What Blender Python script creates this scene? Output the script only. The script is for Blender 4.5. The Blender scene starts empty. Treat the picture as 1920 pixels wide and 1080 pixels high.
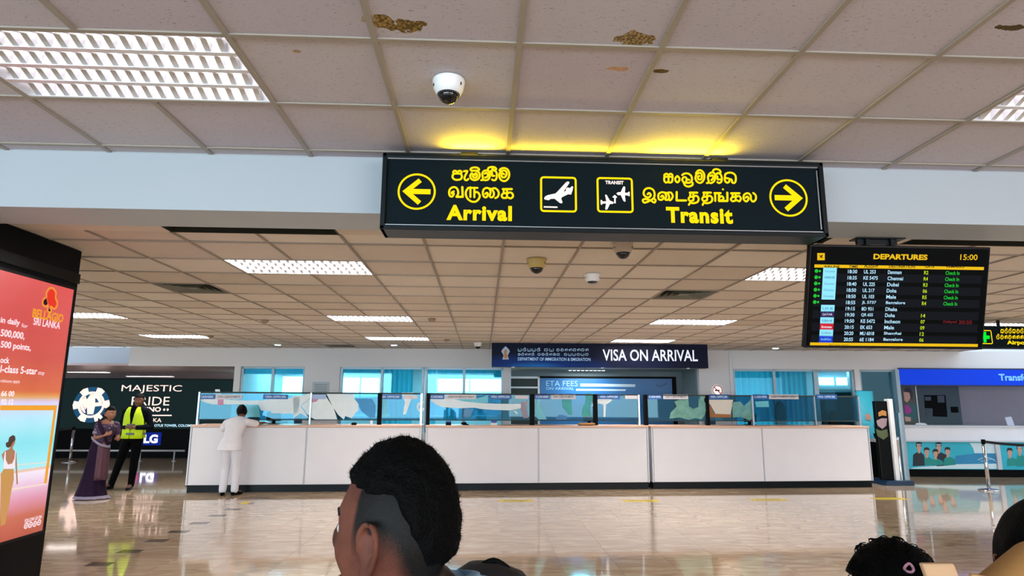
import bpy, bmesh, math, random
from mathutils import Vector, Matrix, noise
import numpy as np
random.seed(7)
SC = bpy.context.scene
COL = SC.collection
# ------------------------------------------------------------------ camera, world, exposure
FPX = 1180.0; PITCH, YAW, ROLL = 0.17866, 0.0452, 0.00536
CAMP = Vector((0, 0, 1.6))
_f = Vector((math.sin(YAW)*math.cos(PITCH), math.cos(YAW)*math.cos(PITCH), math.sin(PITCH)))
_r0 = Vector((math.cos(YAW), -math.sin(YAW), 0)); _u0 = _r0.cross(_f)
_r = _r0*math.cos(ROLL)+_u0*math.sin(ROLL); _u = _u0*math.cos(ROLL)-_r0*math.sin(ROLL)
cd = bpy.data.cameras.new('camera'); cam = bpy.data.objects.new('camera', cd); COL.objects.link(cam)
cd.sensor_width = 36; cd.lens = 36*FPX/1920; cd.clip_start = 0.02; cd.clip_end = 200
cam.matrix_world = Matrix(((_r.x, _u.x, -_f.x, CAMP.x), (_r.y, _u.y, -_f.y, CAMP.y), (_r.z, _u.z, -_f.z, CAMP.z), (0, 0, 0, 1)))
SC.camera = cam
W = bpy.data.worlds.new('world'); SC.world = W; W.use_nodes = True
bg = W.node_tree.nodes['Background']; bg.inputs[0].default_value = (0.72, 0.86, 1.0, 1); bg.inputs[1].default_value = 0.92
SC.view_settings.view_transform = 'Standard'; SC.view_settings.look = 'None'
SC.view_settings.exposure = 1.15; EK = 0.575; SC.view_settings.gamma = 1; SC.view_settings.use_curve_mapping = False
SC.cycles.use_denoising = True; SC.cycles.max_bounces = 8; SC.cycles.diffuse_bounces = 4
SC.cycles.glossy_bounces = 4; SC.cycles.transmission_bounces = 6; SC.cycles.transparent_max_bounces = 16
SC.cycles.sample_clamp_indirect = 4.0; SC.cycles.caustics_reflective = False; SC.cycles.caustics_refractive = False

def area(name, loc, rot, sx, sy, power, color, parent=None):
    l = bpy.data.lights.new(name, 'AREA'); l.shape = 'RECTANGLE'; l.size = sx; l.size_y = sy
    l.energy = power; l.color = color
    o = bpy.data.objects.new(name, l); COL.objects.link(o); o.location = loc; o.rotation_euler = rot
    if parent: o.parent = parent
    return o
LAMPW = 64
# tall glazing behind the photographer lets daylight into the hall
area('daylight_glazing', (-5.0, -6.0, 2.0), (math.radians(90), 0, math.radians(-15)), 12, 2.4, 440, (0.66, 0.87, 1.0))
area('daylight_glazing_warm', (6.5, -5.0, 2.0), (math.radians(90), 0, math.radians(12)), 7, 2.2, 170, (1.0, 0.86, 0.82))

def ray(px, py): return _f+_r*((px-960)/FPX)-_u*((py-540)/FPX)
def at(px, py, X=None, Y=None, Z=None):
    d = ray(px, py)
    t = Y/d.y if Y is not None else X/d.x if X is not None else (Z-1.6)/d.z
    return CAMP+d*t
class Frame:
    """a real plane in the hall: origin, horizontal axis u, up axis; local x=u, y=into the depth, z=up"""
    def __init__(s, O, u, up=Vector((0, 0, 1))):
        s.O = Vector(O); s.u = Vector(u).normalized(); s.up = Vector(up).normalized()
        s.n = -s.u.cross(s.up); s.n = -s.n if s.n.y < 0 else s.n
        s.up = s.u.cross(s.n) if s.u.cross(s.n).z > 0 else -s.u.cross(s.n)
        s.M = Matrix(((s.u.x, s.n.x, s.up.x, s.O.x), (s.u.y, s.n.y, s.up.y, s.O.y), (s.u.z, s.n.z, s.up.z, s.O.z), (0, 0, 0, 1)))
    def hit(s, px, py, d=0.0):
        r = ray(px, py); P = s.O+s.n*d
        t = (P-CAMP).dot(s.n)/r.dot(s.n); Q = CAMP+r*t-s.O
        return Q.dot(s.u), Q.dot(s.up)
    def off(s, d):
        return Frame(s.O+s.n*d, s.u, s.up)

# ------------------------------------------------------------------ materials
def lin(h):
    h = h.lstrip('#'); v = [int(h[i:i+2], 16)/255 for i in (0, 2, 4)]
    return tuple(x/12.92 if x <= 0.04045 else ((x+0.055)/1.055)**2.4 for x in v)+(1,)
_mats = {}
def mat(name, col, rough=0.5, metal=0.0, emit=None, es=0.0, alpha=1.0, spec=0.5, trans=0.0, coat=0.0, var=0.0, bump=0.0, bscale=60, nscale=8, namt=0.06):
    if name in _mats: return _mats[name]
    m = bpy.data.materials.new(name); m.use_nodes = True; nt = m.node_tree; b = nt.nodes['Principled BSDF']
    c = lin(col) if isinstance(col, str) else col
    b.inputs['Base Color'].default_value = c
    b.inputs['Roughness'].default_value = rough; b.inputs['Metallic'].default_value = metal
    b.inputs['Specular IOR Level'].default_value = spec; b.inputs['Coat Weight'].default_value = coat
    b.inputs['Transmission Weight'].default_value = trans
    if alpha < 1: b.inputs['Alpha'].default_value = alpha
    if emit: b.inputs['Emission Color'].default_value = lin(emit); b.inputs['Emission Strength'].default_value = es*EK
    else:
        n = nt.nodes.new('ShaderNodeTexNoise'); n.inputs['Scale'].default_value = nscale; n.inputs['Detail'].default_value = 5
        tc = nt.nodes.new('ShaderNodeTexCoord'); nt.links.new(tc.outputs['Object'], n.inputs['Vector'])
        hs = nt.nodes.new('ShaderNodeHueSaturation'); hs.inputs['Color'].default_value = c
        mr = nt.nodes.new('ShaderNodeMapRange'); mr.inputs[3].default_value = 1-namt; mr.inputs[4].default_value = 1+namt
        nt.links.new(n.outputs[0], mr.inputs[0])
        if var:
            oi = nt.nodes.new('ShaderNodeObjectInfo'); m2 = nt.nodes.new('ShaderNodeMapRange')
            m2.inputs[3].default_value = 1-var; m2.inputs[4].default_value = 1+var*0.4
            nt.links.new(oi.outputs['Random'], m2.inputs[0]); mu = nt.nodes.new('ShaderNodeMath'); mu.operation = 'MULTIPLY'
            nt.links.new(mr.outputs[0], mu.inputs[0]); nt.links.new(m2.outputs[0], mu.inputs[1]); nt.links.new(mu.outputs[0], hs.inputs['Value'])
        else: nt.links.new(mr.outputs[0], hs.inputs['Value'])
        nt.links.new(hs.outputs[0], b.inputs['Base Color'])
        if bump:
            n2 = nt.nodes.new('ShaderNodeTexNoise'); n2.inputs['Scale'].default_value = bscale; nt.links.new(tc.outputs['Object'], n2.inputs['Vector'])
            bp = nt.nodes.new('ShaderNodeBump'); bp.inputs['Strength'].default_value = bump; bp.inputs['Distance'].default_value = 0.01
            nt.links.new(n2.outputs[0], bp.inputs['Height']); nt.links.new(bp.outputs[0], b.inputs['Normal'])
    _mats[name] = m; return m

def glow(name, col, s, base='#101010'): return mat(name, base, rough=0.6, emit=col, es=s, spec=.08)

# ceiling tile: mineral-fibre with short dark fissures; water stains at their own places on the near tiles
def tile_mat(name, base, stains=(), fleck=1.0, var=0.10):
    m = bpy.data.materials.new(name); m.use_nodes = True; nt = m.node_tree; N = nt.nodes; L = nt.links; b = N['Principled BSDF']
    b.inputs['Roughness'].default_value = 0.9; b.inputs['Specular IOR Level'].default_value = 0.2
    geo = N.new('ShaderNodeNewGeometry'); oi = N.new('ShaderNodeObjectInfo')
    def math_(op, a, bb=None, clamp=False):
        x = N.new('ShaderNodeMath'); x.operation = op; x.use_clamp = clamp
        for i, v in ((0, a), (1, bb)):
            if v is None: continue
            if isinstance(v, (int, float)): x.inputs[i].default_value = v
            else: L.new(v, x.inputs[i])
        return x.outputs[0]
    mp = N.new('ShaderNodeMapping'); mp.inputs['Scale'].default_value = (55, 190, 1); L.new(geo.outputs['Position'], mp.inputs[0])
    n1 = N.new('ShaderNodeTexNoise'); n1.inputs['Scale'].default_value = 1; n1.inputs['Detail'].default_value = 1; n1.inputs['Distortion'].default_value = 1.2; L.new(mp.outputs[0], n1.inputs['Vector'])
    cr = N.new('ShaderNodeValToRGB'); cr.color_ramp.elements[0].position = 0.665; cr.color_ramp.elements[0].color = (0, 0, 0, 1)
    cr.color_ramp.elements[1].position = 0.70; cr.color_ramp.elements[1].color = (1, 1, 1, 1); L.new(n1.outputs[0], cr.inputs[0])
    n3 = N.new('ShaderNodeTexNoise'); n3.inputs['Scale'].default_value = 3; L.new(geo.outputs['Position'], n3.inputs['Vector'])
    hs = N.new('ShaderNodeHueSaturation'); hs.inputs['Color'].default_value = lin(base)
    val = math_('ADD', math_('MULTIPLY', oi.outputs['Random'], -var), 1.02); val = math_('ADD', val, math_('MULTIPLY', math_('SUBTRACT', n3.outputs[0], 0.5), 0.08))
    L.new(val, hs.inputs['Value']); L.new(math_('ADD', math_('MULTIPLY', oi.outputs['Random'], 0.5), 0.75), hs.inputs['Saturation'])
    col = hs.outputs[0]
    def mix(fac, c1, c2):
        x = N.new('ShaderNodeMix'); x.data_type = 'RGBA'; L.new(fac, x.inputs[0])
        for i, v in ((6, c1), (7, c2)):
            if isinstance(v, tuple): x.inputs[i].default_value = v
            else: L.new(v, x.inputs[i])
        return x.outputs[2]
    col = mix(math_('MULTIPLY', cr.outputs[0], 0.55*fleck), col, lin('#4c4644'))
    if stains:
        nd = N.new('ShaderNodeTexNoise'); nd.inputs['Scale'].default_value = 22; nd.inputs['Detail'].default_value = 6; L.new(geo.outputs['Position'], nd.inputs['Vector'])
        nr = N.new('ShaderNodeTexNoise'); nr.inputs['Scale'].default_value = 90; nr.inputs['Detail'].default_value = 3; L.new(geo.outputs['Position'], nr.inputs['Vector'])
        for (x, y, rx, ry, c1, c2) in stains:
            s = N.new('ShaderNodeVectorMath'); s.operation = 'SUBTRACT'; L.new(geo.outputs['Position'], s.inputs[0]); s.inputs[1].default_value = (x, y, 3.07)
            s2 = N.new('ShaderNodeVectorMath'); s2.operation = 'MULTIPLY'; L.new(s.outputs[0], s2.inputs[0]); s2.inputs[1].default_value = (1/rx, 1/ry, 0)
            ln = N.new('ShaderNodeVectorMath'); ln.operation = 'LENGTH'; L.new(s2.outputs[0], ln.inputs[0])
            d = math_('ADD', ln.outputs['Value'], math_('MULTIPLY', math_('SUBTRACT', nd.outputs[0], 0.5), 2.0))
            msk = math_('MULTIPLY', math_('SUBTRACT', 1.0, d), 14, True)
            cc = N.new('ShaderNodeValToRGB'); cc.color_ramp.elements[0].color = lin(c1); cc.color_ramp.elements[1].color = lin(c2)
            cc.color_ramp.elements[0].position = 0.42; cc.color_ramp.elements[1].position = 0.62; L.new(nr.outputs[0], cc.inputs[0])
            col = mix(msk, col, cc.outputs[0])
    L.new(col, b.inputs['Base Color'])
    bp = N.new('ShaderNodeBump'); bp.inputs['Strength'].default_value = 0.35; bp.inputs['Distance'].default_value = 0.004; bp.invert = True
    L.new(cr.outputs[0], bp.inputs['Height']); L.new(bp.outputs[0], b.inputs['Normal'])
    return m
# coordinates measured on the ceiling plane
STAINS = [(-0.415, 2.287, 0.06, 0.045, '#5e4a22', '#a98b52'), (-0.315, 2.30, 0.065, 0.045, '#5a4720', '#9d7f48'), (-0.47, 2.27, 0.03, 0.035, '#a48f7c', '#b8a590'),
          (0.607, 2.345, 0.075, 0.05, '#6a5530', '#b59a6a'), (0.592, 2.585, 0.045, 0.022, '#b98f6e', '#c9a384'), (0.79, 2.592, 0.035, 0.018, '#51401f', '#6e5a30'),
          (2.069, 2.187, 0.07, 0.018, '#4f4226', '#5d4e30'), (-0.816, 2.521, 0.016, 0.012, '#a08468', '#b09478')]
M_tile_near = tile_mat('mineral_tile_near', '#c2bbc4', STAINS, 1.0, 0.06)
M_tile_far = tile_mat('mineral_tile_far', '#dcd4cc', [], 0.35, 0.20)
M_grid = mat('painted_grid', '#9d9489', 0.6); M_grid_far = mat('painted_grid_far', '#94897e', 0.6)
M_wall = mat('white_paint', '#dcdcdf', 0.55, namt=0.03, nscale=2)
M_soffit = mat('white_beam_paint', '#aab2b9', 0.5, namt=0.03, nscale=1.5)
M_white = mat('white_laminate', '#e6e6ec', 0.42, namt=0.035, nscale=3, spec=0.3)
M_alu = mat('brushed_aluminium', '#b9bec4', 0.3, 0.9)
M_lami = mat('light_trim', '#c9ccd2', 0.4, 0.2)
M_black = mat('black_gloss', '#020304', 0.3, spec=.15)
M_blackm = mat('black_matt', '#020303', 0.55, spec=.1)
M_dark = mat('dark_grey_green', '#26302f', 0.6)
M_peach = mat('pale_wood_edge', '#d9b39b', 0.4)
M_plinth = mat('dark_plinth', '#040c10', 0.4, spec=.15)
M_refl = mat('bright_reflector', '#e4e6ec', 0.3, 0.35)
M_tube = glow('fluorescent_tube', '#fff1ec', 5.0, '#eeeeee')
M_chrome = mat('polished_chrome', '#c8cace', 0.12, 1.0)
M_belt = mat('black_belt', '#0a0b0d', 0.8)

# glass: thin clear/tinted panes (real, seen through)
def glass(name, tint, mixf=0.12, rough=0.02, gl=(0.42, 0.82, 0.95, 1)):
    m = bpy.data.materials.new(name); m.use_nodes = True; nt = m.node_tree; N = nt.nodes; L = nt.links
    for n in list(N): N.remove(n)
    o = N.new('ShaderNodeOutputMaterial'); t = N.new('ShaderNodeBsdfTransparent'); t.inputs[0].default_value = lin(tint)
    g = N.new('ShaderNodeBsdfGlossy'); g.inputs[0].default_value = gl; g.inputs['Roughness'].default_value = rough
    fr = N.new('ShaderNodeFresnel'); fr.inputs[0].default_value = 1.5; a = N.new('ShaderNodeMath'); a.operation = 'ADD'; a.inputs[1].default_value = mixf; L.new(fr.outputs[0], a.inputs[0])
    x = N.new('ShaderNodeMixShader'); L.new(a.outputs[0], x.inputs[0]); L.new(t.outputs[0], x.inputs[1]); L.new(g.outputs[0], x.inputs[2]); L.new(x.outputs[0], o.inputs[0])
    return m
M_glass = glass('window_glass', '#c4edf4', 0.03); M_screen_glass = glass('screen_glass', '#86bccb', 0.0); M_door_glass = glass('door_glass', '#a9bfc6', 0.05)

# ------------------------------------------------------------------ mesh helpers
class MB:
    def __init__(s): s.v = []; s.f = []
    def add(s, vs, fs):
        n = len(s.v); s.v += [tuple(p) for p in vs]; s.f += [tuple(i+n for i in f) for f in fs]; return s
    def box(s, x0, x1, y0, y1, z0, z1):
        return s.add([(x0, y0, z0), (x1, y0, z0), (x1, y1, z0), (x0, y1, z0), (x0, y0, z1), (x1, y0, z1), (x1, y1, z1), (x0, y1, z1)],
                     [(0, 3, 2, 1), (4, 5, 6, 7), (0, 1, 5, 4), (1, 2, 6, 5), (2, 3, 7, 6), (3, 0, 4, 7)])
    def bar(s, p, q, w, h=None):
        h = h or w; p = Vector(p); q = Vector(q); d = (q-p).normalized(); a = d.cross(Vector((0, 0, 1)))
        if a.length < 1e-3: a = Vector((1, 0, 0))
        a.normalize(); b = a.cross(d).normalized(); vs = []
        for c in (p, q):
            for i, j in ((-1, -1), (1, -1), (1, 1), (-1, 1)): vs.append(c+a*(w/2*i)+b*(h/2*j))
        return s.add(vs, [(0, 1, 2, 3), (7, 6, 5, 4), (0, 4, 5, 1), (1, 5, 6, 2), (2, 6, 7, 3), (3, 7, 4, 0)])
    def lathe(s, c, prof, n=20, axis='z'):
        vs = []; fs = []
        for (r, h) in prof:
            for k in range(n):
                a = 2*math.pi*k/n
                p = (r*math.cos(a), r*math.sin(a), h) if axis == 'z' else (r*math.cos(a), h, r*math.sin(a))
                vs.append((c[0]+p[0], c[1]+p[1], c[2]+p[2]))
        for i in range(len(prof)-1):
            for k in range(n):
                k2 = (k+1) % n; fs.append((i*n+k, i*n+k2, (i+1)*n+k2, (i+1)*n+k))
        fs.append(tuple(range(n))[::-1]); fs.append(tuple((len(prof)-1)*n+k for k in range(n)))
        return s.add(vs, fs)
    def tube(s, pts, rs, n=10):
        pts = [Vector(p) for p in pts]
        if isinstance(rs, (int, float)): rs = [rs]*len(pts)
        vs = []; fs = []; a = None
        for i, p in enumerate(pts):
            d = (pts[min(i+1, len(pts)-1)]-pts[max(i-1, 0)]).normalized()
            if a is None: a = d.orthogonal().normalized()
            a = (a-d*a.dot(d)).normalized(); b = d.cross(a)
            for k in range(n):
                t = 2*math.pi*k/n; vs.append(p+(a*math.cos(t)+b*math.sin(t))*rs[i])
        for i in range(len(pts)-1):
            for k in range(n):
                k2 = (k+1) % n; fs.append((i*n+k, i*n+k2, (i+1)*n+k2, (i+1)*n+k))
        fs.append(tuple(range(n))[::-1]); fs.append(tuple((len(pts)-1)*n+k for k in range(n)))
        return s.add(vs, fs)
    def prism(s, poly, y0, y1):
        """polygon in local x,z extruded along y"""
        n = len(poly); ar = sum(poly[i][0]*poly[(i+1) % n][1]-poly[(i+1) % n][0]*poly[i][1] for i in range(n))
        if ar < 0: poly = poly[::-1]
        vs = [(x, y0, z) for x, z in poly]+[(x, y1, z) for x, z in poly]
        fs = [tuple(range(n)), tuple(range(2*n-1, n-1, -1))]+[(i, i+n, (i+1) % n+n, (i+1) % n) for i in range(n)]
        return s.add(vs, fs)
    def ellipsoid(s, c, r, nu=14, nv=9, R=None):
        vs = []; fs = []
        for i in range(nv+1):
            ph = math.pi*i/nv
            for k in range(nu):
                t = 2*math.pi*k/nu; p = Vector((r[0]*math.sin(ph)*math.cos(t), r[1]*math.sin(ph)*math.sin(t), r[2]*math.cos(ph)))
                if R is not None: p = R @ p
                vs.append(Vector(c)+p)
        for i in range(nv):
            for k in range(nu):
                k2 = (k+1) % nu; fs.append((i*nu+k, (i+1)*nu+k, (i+1)*nu+k2, i*nu+k2))
        return s.add(vs, fs)
    def cap(s, p, q, r0, r1, n=12, sq=1.0, ax=None):
        """tapered capsule with round ends"""
        p = Vector(p); q = Vector(q); d = (q-p).normalized()
        pts = []; rs = []
        for a in (90, 60, 30): pts.append(p-d*r0*math.sin(math.radians(a))*0.98); rs.append(max(1e-4, r0*math.cos(math.radians(a))))
        pts.append(p); rs.append(r0); pts.append(q); rs.append(r1)
        for a in (30, 60, 90): pts.append(q+d*r1*math.sin(math.radians(a))*0.98); rs.append(max(1e-4, r1*math.cos(math.radians(a))))
        return s.tube(pts, rs, n)
    def mesh(s, name, m, smooth=False):
        me = bpy.data.meshes.new(name); me.from_pydata(s.v, [], s.f); me.update()
        if m: me.materials.append(m)
        if smooth: me.polygons.foreach_set('use_smooth', [True]*len(me.polygons))
        return me
    def obj(s, name, m, parent=None, smooth=False):
        return link(name, s.mesh(name, m, smooth), parent)
def link(name, me, parent=None):
    o = bpy.data.objects.new(name, me); COL.objects.link(o)
    if parent: o.parent = parent
    return o
def empty(name, M=None, parent=None):
    o = bpy.data.objects.new(name, None); COL.objects.link(o); o.empty_display_size = 0.1
    if parent: o.parent = parent
    if M is not None:
        if isinstance(M, Matrix): o.matrix_world = M
        else: o.location = M
    return o
def tag(o, label=None, cat=None, group=None, kind=None):
    if label: o['label'] = label
    if cat: o['category'] = cat
    if group: o['group'] = group
    if kind: o['kind'] = kind
    return o
def struct(o, label=None, cat='structure'):
    o['kind'] = 'structure'
    if label: o['label'] = label; o['category'] = cat
    return o
def bevel(o, w=0.004, seg=2):
    b = o.modifiers.new('bevel', 'BEVEL'); b.width = w; b.segments = seg; b.limit_method = 'ANGLE'; return o
_txt = {}
def text_mb(mb, s, x0, z0, x1, z1, y, bold=0.0, spacing=1.0, shear=0.0, depth=0.0, fit=True):
    """adds flat lettering of the string into the box x0..x1, z0..z1 at depth y (faces -y)"""
    key = (s, bold, spacing, shear)
    if key not in _txt:
        c = bpy.data.curves.new('t', 'FONT'); c.body = s; c.size = 1; c.offset = bold; c.space_character = spacing; c.shear = shear; c.resolution_u = 3
        o = bpy.data.objects.new('t', c); COL.objects.link(o); dg = bpy.context.evaluated_depsgraph_get()
        me = bpy.data.meshes.new_from_object(o.evaluated_get(dg)); vs = [tuple(v.co) for v in me.vertices]; fs = [tuple(p.vertices) for p in me.polygons]
        bpy.data.objects.remove(o); bpy.data.curves.remove(c); bpy.data.meshes.remove(me); _txt[key] = (vs, fs)
    vs, fs = _txt[key]
    if not vs: return mb
    xs = [v[0] for v in vs]; ys = [v[1] for v in vs]; a, b = min(xs), max(xs); c, d = min(ys), max(ys)
    return mb.add([(x0+(v[0]-a)/(b-a)*(x1-x0), y, z0+(v[1]-c)/(d-c)*(z1-z0)) for v in vs], fs)
def smooth_path(pts, n=4):
    if len(pts) < 3: return pts
    out = []; P = [pts[0]]+list(pts)+[pts[-1]]
    for i in range(1, len(P)-2):
        p0, p1, p2, p3 = [np.array(q, float) for q in P[i-1:i+3]]
        for k in range(n):
            t = k/n; out.append(tuple(0.5*((2*p1)+(-p0+p2)*t+(2*p0-5*p1+4*p2-p3)*t*t+(-p0+3*p1-3*p2+p3)*t**3)))
    out.append(tuple(pts[-1])); return out
def stroke(mb, pts, w, y, curve=True):
    """flat pen stroke with round ends in local x,z"""
    P = smooth_path(pts) if curve else pts
    for i, (x, z) in enumerate(P):
        n = 8 if i in (0, len(P)-1) else 6
        vs = [(x+w/2*math.cos(2*math.pi*k/n), y-0.00002*(i % 3), z+w/2*math.sin(2*math.pi*k/n)) for k in range(n)]; mb.add(vs, [tuple(range(n))])
        if i:
            a = Vector((P[i-1][0], P[i-1][1])); b = Vector((x, z)); d = b-a
            if d.length < 1e-6: continue
            t = Vector((-d.y, d.x)).normalized()*w/2
            mb.add([(a.x-t.x, y, a.y-t.y), (b.x-t.x, y, b.y-t.y), (b.x+t.x, y, b.y+t.y), (a.x+t.x, y, a.y+t.y)], [(0, 1, 2, 3)])
    return mb

WALL = Frame((-5.726, 14.81, 0), (14.226, -0.68, 0))
CTR = Frame((-5.20, 11.72, 0), (12.82, 0.64, 0))
YG = 3.70    # face of the dropped beam
HN, HF = 3.07, 2.79
# ------------------------------------------------------------------ floor: polished marble tiles
def marble(name, stuff=False):
    m = bpy.data.materials.new(name); m.use_nodes = True; nt = m.node_tree; N = nt.nodes; L = nt.links; b = N['Principled BSDF']
    geo = N.new('ShaderNodeNewGeometry'); oi = N.new('ShaderNodeObjectInfo')
    rv = N.new('ShaderNodeVectorMath'); rv.operation = 'SCALE'; rv.inputs[0].default_value = (7, 3, 11); L.new(oi.outputs['Random'], rv.inputs['Scale'])
    ad = N.new('ShaderNodeVectorMath'); L.new(geo.outputs['Position'], ad.inputs[0]); L.new(rv.outputs[0], ad.inputs[1])
    mp = N.new('ShaderNodeMapping'); mp.inputs['Scale'].default_value = (1.6, 6.5, 1); mp.inputs['Rotation'].default_value = (0, 0, 0.15); L.new(ad.outputs[0], mp.inputs[0])
    n = N.new('ShaderNodeTexNoise'); n.inputs['Scale'].default_value = 1.6; n.inputs['Detail'].default_value = 8; n.inputs['Distortion'].default_value = 0.9; L.new(mp.outputs[0], n.inputs['Vector'])
    cr = N.new('ShaderNodeValToRGB'); e = cr.color_ramp.elements; e[0].position = 0.3; e[0].color = lin('#b6977a'); e[1].position = 0.68; e[1].color = lin('#dfcbae')
    e2 = cr.color_ramp.elements.new(0.45); e2.color = lin('#c5a98b'); e3 = cr.color_ramp.elements.new(0.56); e3.color = lin('#d0b899'); L.new(n.outputs[0], cr.inputs[0])
    v = N.new('ShaderNodeTexNoise'); v.inputs['Scale'].default_value = 4.5; v.inputs['Detail'].default_value = 9; v.inputs['Distortion'].default_value = 2; L.new(mp.outputs[0], v.inputs['Vector'])
    vr = N.new('ShaderNodeValToRGB'); vr.color_ramp.elements[0].position = 0.495; vr.color_ramp.elements[1].position = 0.51; vr.color_ramp.elements[0].color = (0, 0, 0, 1)
    k = vr.color_ramp.elements.new(0.525); k.color = (0, 0, 0, 1); L.new(v.outputs[0], vr.inputs[0])
    mx = N.new('ShaderNodeMix'); mx.data_type = 'RGBA'; mx.inputs[7].default_value = lin('#7a6350')
    mm = N.new('ShaderNodeMath'); mm.operation = 'MULTIPLY'; mm.inputs[1].default_value = 0.15; L.new(vr.outputs[0], mm.inputs[0]); L.new(mm.outputs[0], mx.inputs[0]); L.new(cr.outputs[0], mx.inputs[6]); L.new(mx.outputs[2], b.inputs['Base Color'])
    b.inputs['Roughness'].default_value = 0.07; b.inputs['Specular IOR Level'].default_value = 0.6; b.inputs['Coat Weight'].default_value = 0.5; b.inputs['Coat Roughness'].default_value = 0.05
    return m
M_marble = marble('polished_marble')
floor = struct(MB().box(-15, 15, -8, 21, -0.2, -0.004).obj('floor', mat('grout', '#6b5848', 0.5)))
TS = 0.56; TX0 = 0.24; TY0 = 5.32
tile_me = MB().box(-TS/2+.0012, TS/2-.0012, -TS/2+.0012, TS/2-.0012, -0.006, 0.0).mesh('marble_tile', M_marble)
stuffm = MB()
for j in range(-24, 28):
    for i in range(-28, 27):
        cx = TX0+TS*(i+.5); cy = TY0+TS*(j+.5)
        if j in range(0, 14) and -(cy*0.86) < cx < cy*0.80 and cy < 10.4:
            o = link('marble_tile', tile_me, floor); o.location = (cx, cy, 0)
        elif cy > -7.9 and cy < 20.9 and abs(cx) < 14.9:
            w = TS/2-.0012; stuffm.add([(cx-w, cy-w, 0), (cx+w, cy-w, 0), (cx+w, cy+w, 0), (cx-w, cy+w, 0)], [(0, 1, 2, 3)])
tag(stuffm.obj('marble_tiles', M_marble, floor), kind='stuff')
M_inlay = mat('dark_marble_inlay', '#5a4436', 0.15)
for (px, py) in [(187, 1058), (244, 1034), (294, 1014), (335, 997), (374, 981), (407, 967), (437, 955), (462, 944), (488, 934)]:
    p = at(px, py, Z=0)
    MB().box(p.x-.115, p.x+.115, p.y-.075, p.y+.075, -0.003, 0.0012).obj('dark_inlay', M_inlay, floor)
# ------------------------------------------------------------------ ceilings
def fixture(name, x0, x1, y0, y1, h, label, cells=16, group='recessed louvred ceiling lights'):
    t = empty(name, ((x0+x1)/2, (y0+y1)/2, h)); tag(t, label, 'ceiling light', group)
    a = (x1-x0)/2; b = (y1-y0)/2
    hs = MB(); g = .012; D = .11
    hs.box(-a+g, a-g, -b+g, b-g, D, D+.01); hs.box(-a+g, -a+g+.004, -b+g, b-g, .0, D); hs.box(a-g-.004, a-g, -b+g, b-g, 0, D)
    hs.box(-a+g, a-g, -b+g, -b+g+.004, 0, D); hs.box(-a+g, a-g, b-g-.004, b-g, 0, D)
    hs.obj('housing', M_refl, t)
    nl = 4
    if h < 3: area('lamp_light', (0, 0, D-.012), (0, 0, 0), x1-x0-.06, y1-y0-.06, LAMPW, (1.0, .96, .92), t)
    for k in range(nl):
        yc = -b+g+(2*(b-g))*(k+.5)/nl
        MB().lathe((0, 0, 0), [(.013, -a+.05), (.013, a-.05)], 8, 'y').obj('lamp_tube', M_tube, t).matrix_local = Matrix.Translation((0, yc, D-.035)) @ Matrix.Rotation(math.radians(90), 4, 'Z')
    for k in range(1, nl):
        yc = -b+g+(2*(b-g))*k/nl
        MB().add([(-a+g, yc-.014, .003), (-a+g, yc+.014, .003), (-a+g, yc+.004, .055), (-a+g, yc-.004, .055), (a-g, yc-.014, .003), (a-g, yc+.014, .003), (a-g, yc+.004, .055), (a-g, yc-.004, .055)],
                 [(0, 1, 2, 3), (7, 6, 5, 4), (0, 4, 5, 1), (1, 5, 6, 2), (2, 6, 7, 3), (3, 7, 4, 0)]).obj('long_louvre', M_refl, t)
    q = MB(); ny = nl*2; cw_ = 2*(b-g)/nl
    for i in range(ny+1):
        yy = -b+g+cw_*i/2; zb_ = .0 if i % 2 == 0 else .028
        q.v += [(-.013, yy, zb_), (.013, yy, zb_), (.003, yy, .062), (-.003, yy, .062)]
        if i: n0 = 4*(i-1); q.f += [(n0, n0+4, n0+5, n0+1), (n0+1, n0+5, n0+6, n0+2), (n0+2, n0+6, n0+7, n0+3), (n0+3, n0+7, n0+4, n0)]
    me = q.mesh('cross_louvre', M_refl)
    for k in range(1, cells):
        o = link('cross_louvre', me, t); o.location = (-a+2*a*k/cells, 0, .002)
    return t
X0N, Y0N = .1335, 1.802; X0F, Y0F = .1436, 4.78
near_lights = [(-4, 1), (4, 1)]
NL = {(i+a, 1) for i, _ in near_lights for a in (0, 1)}
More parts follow.
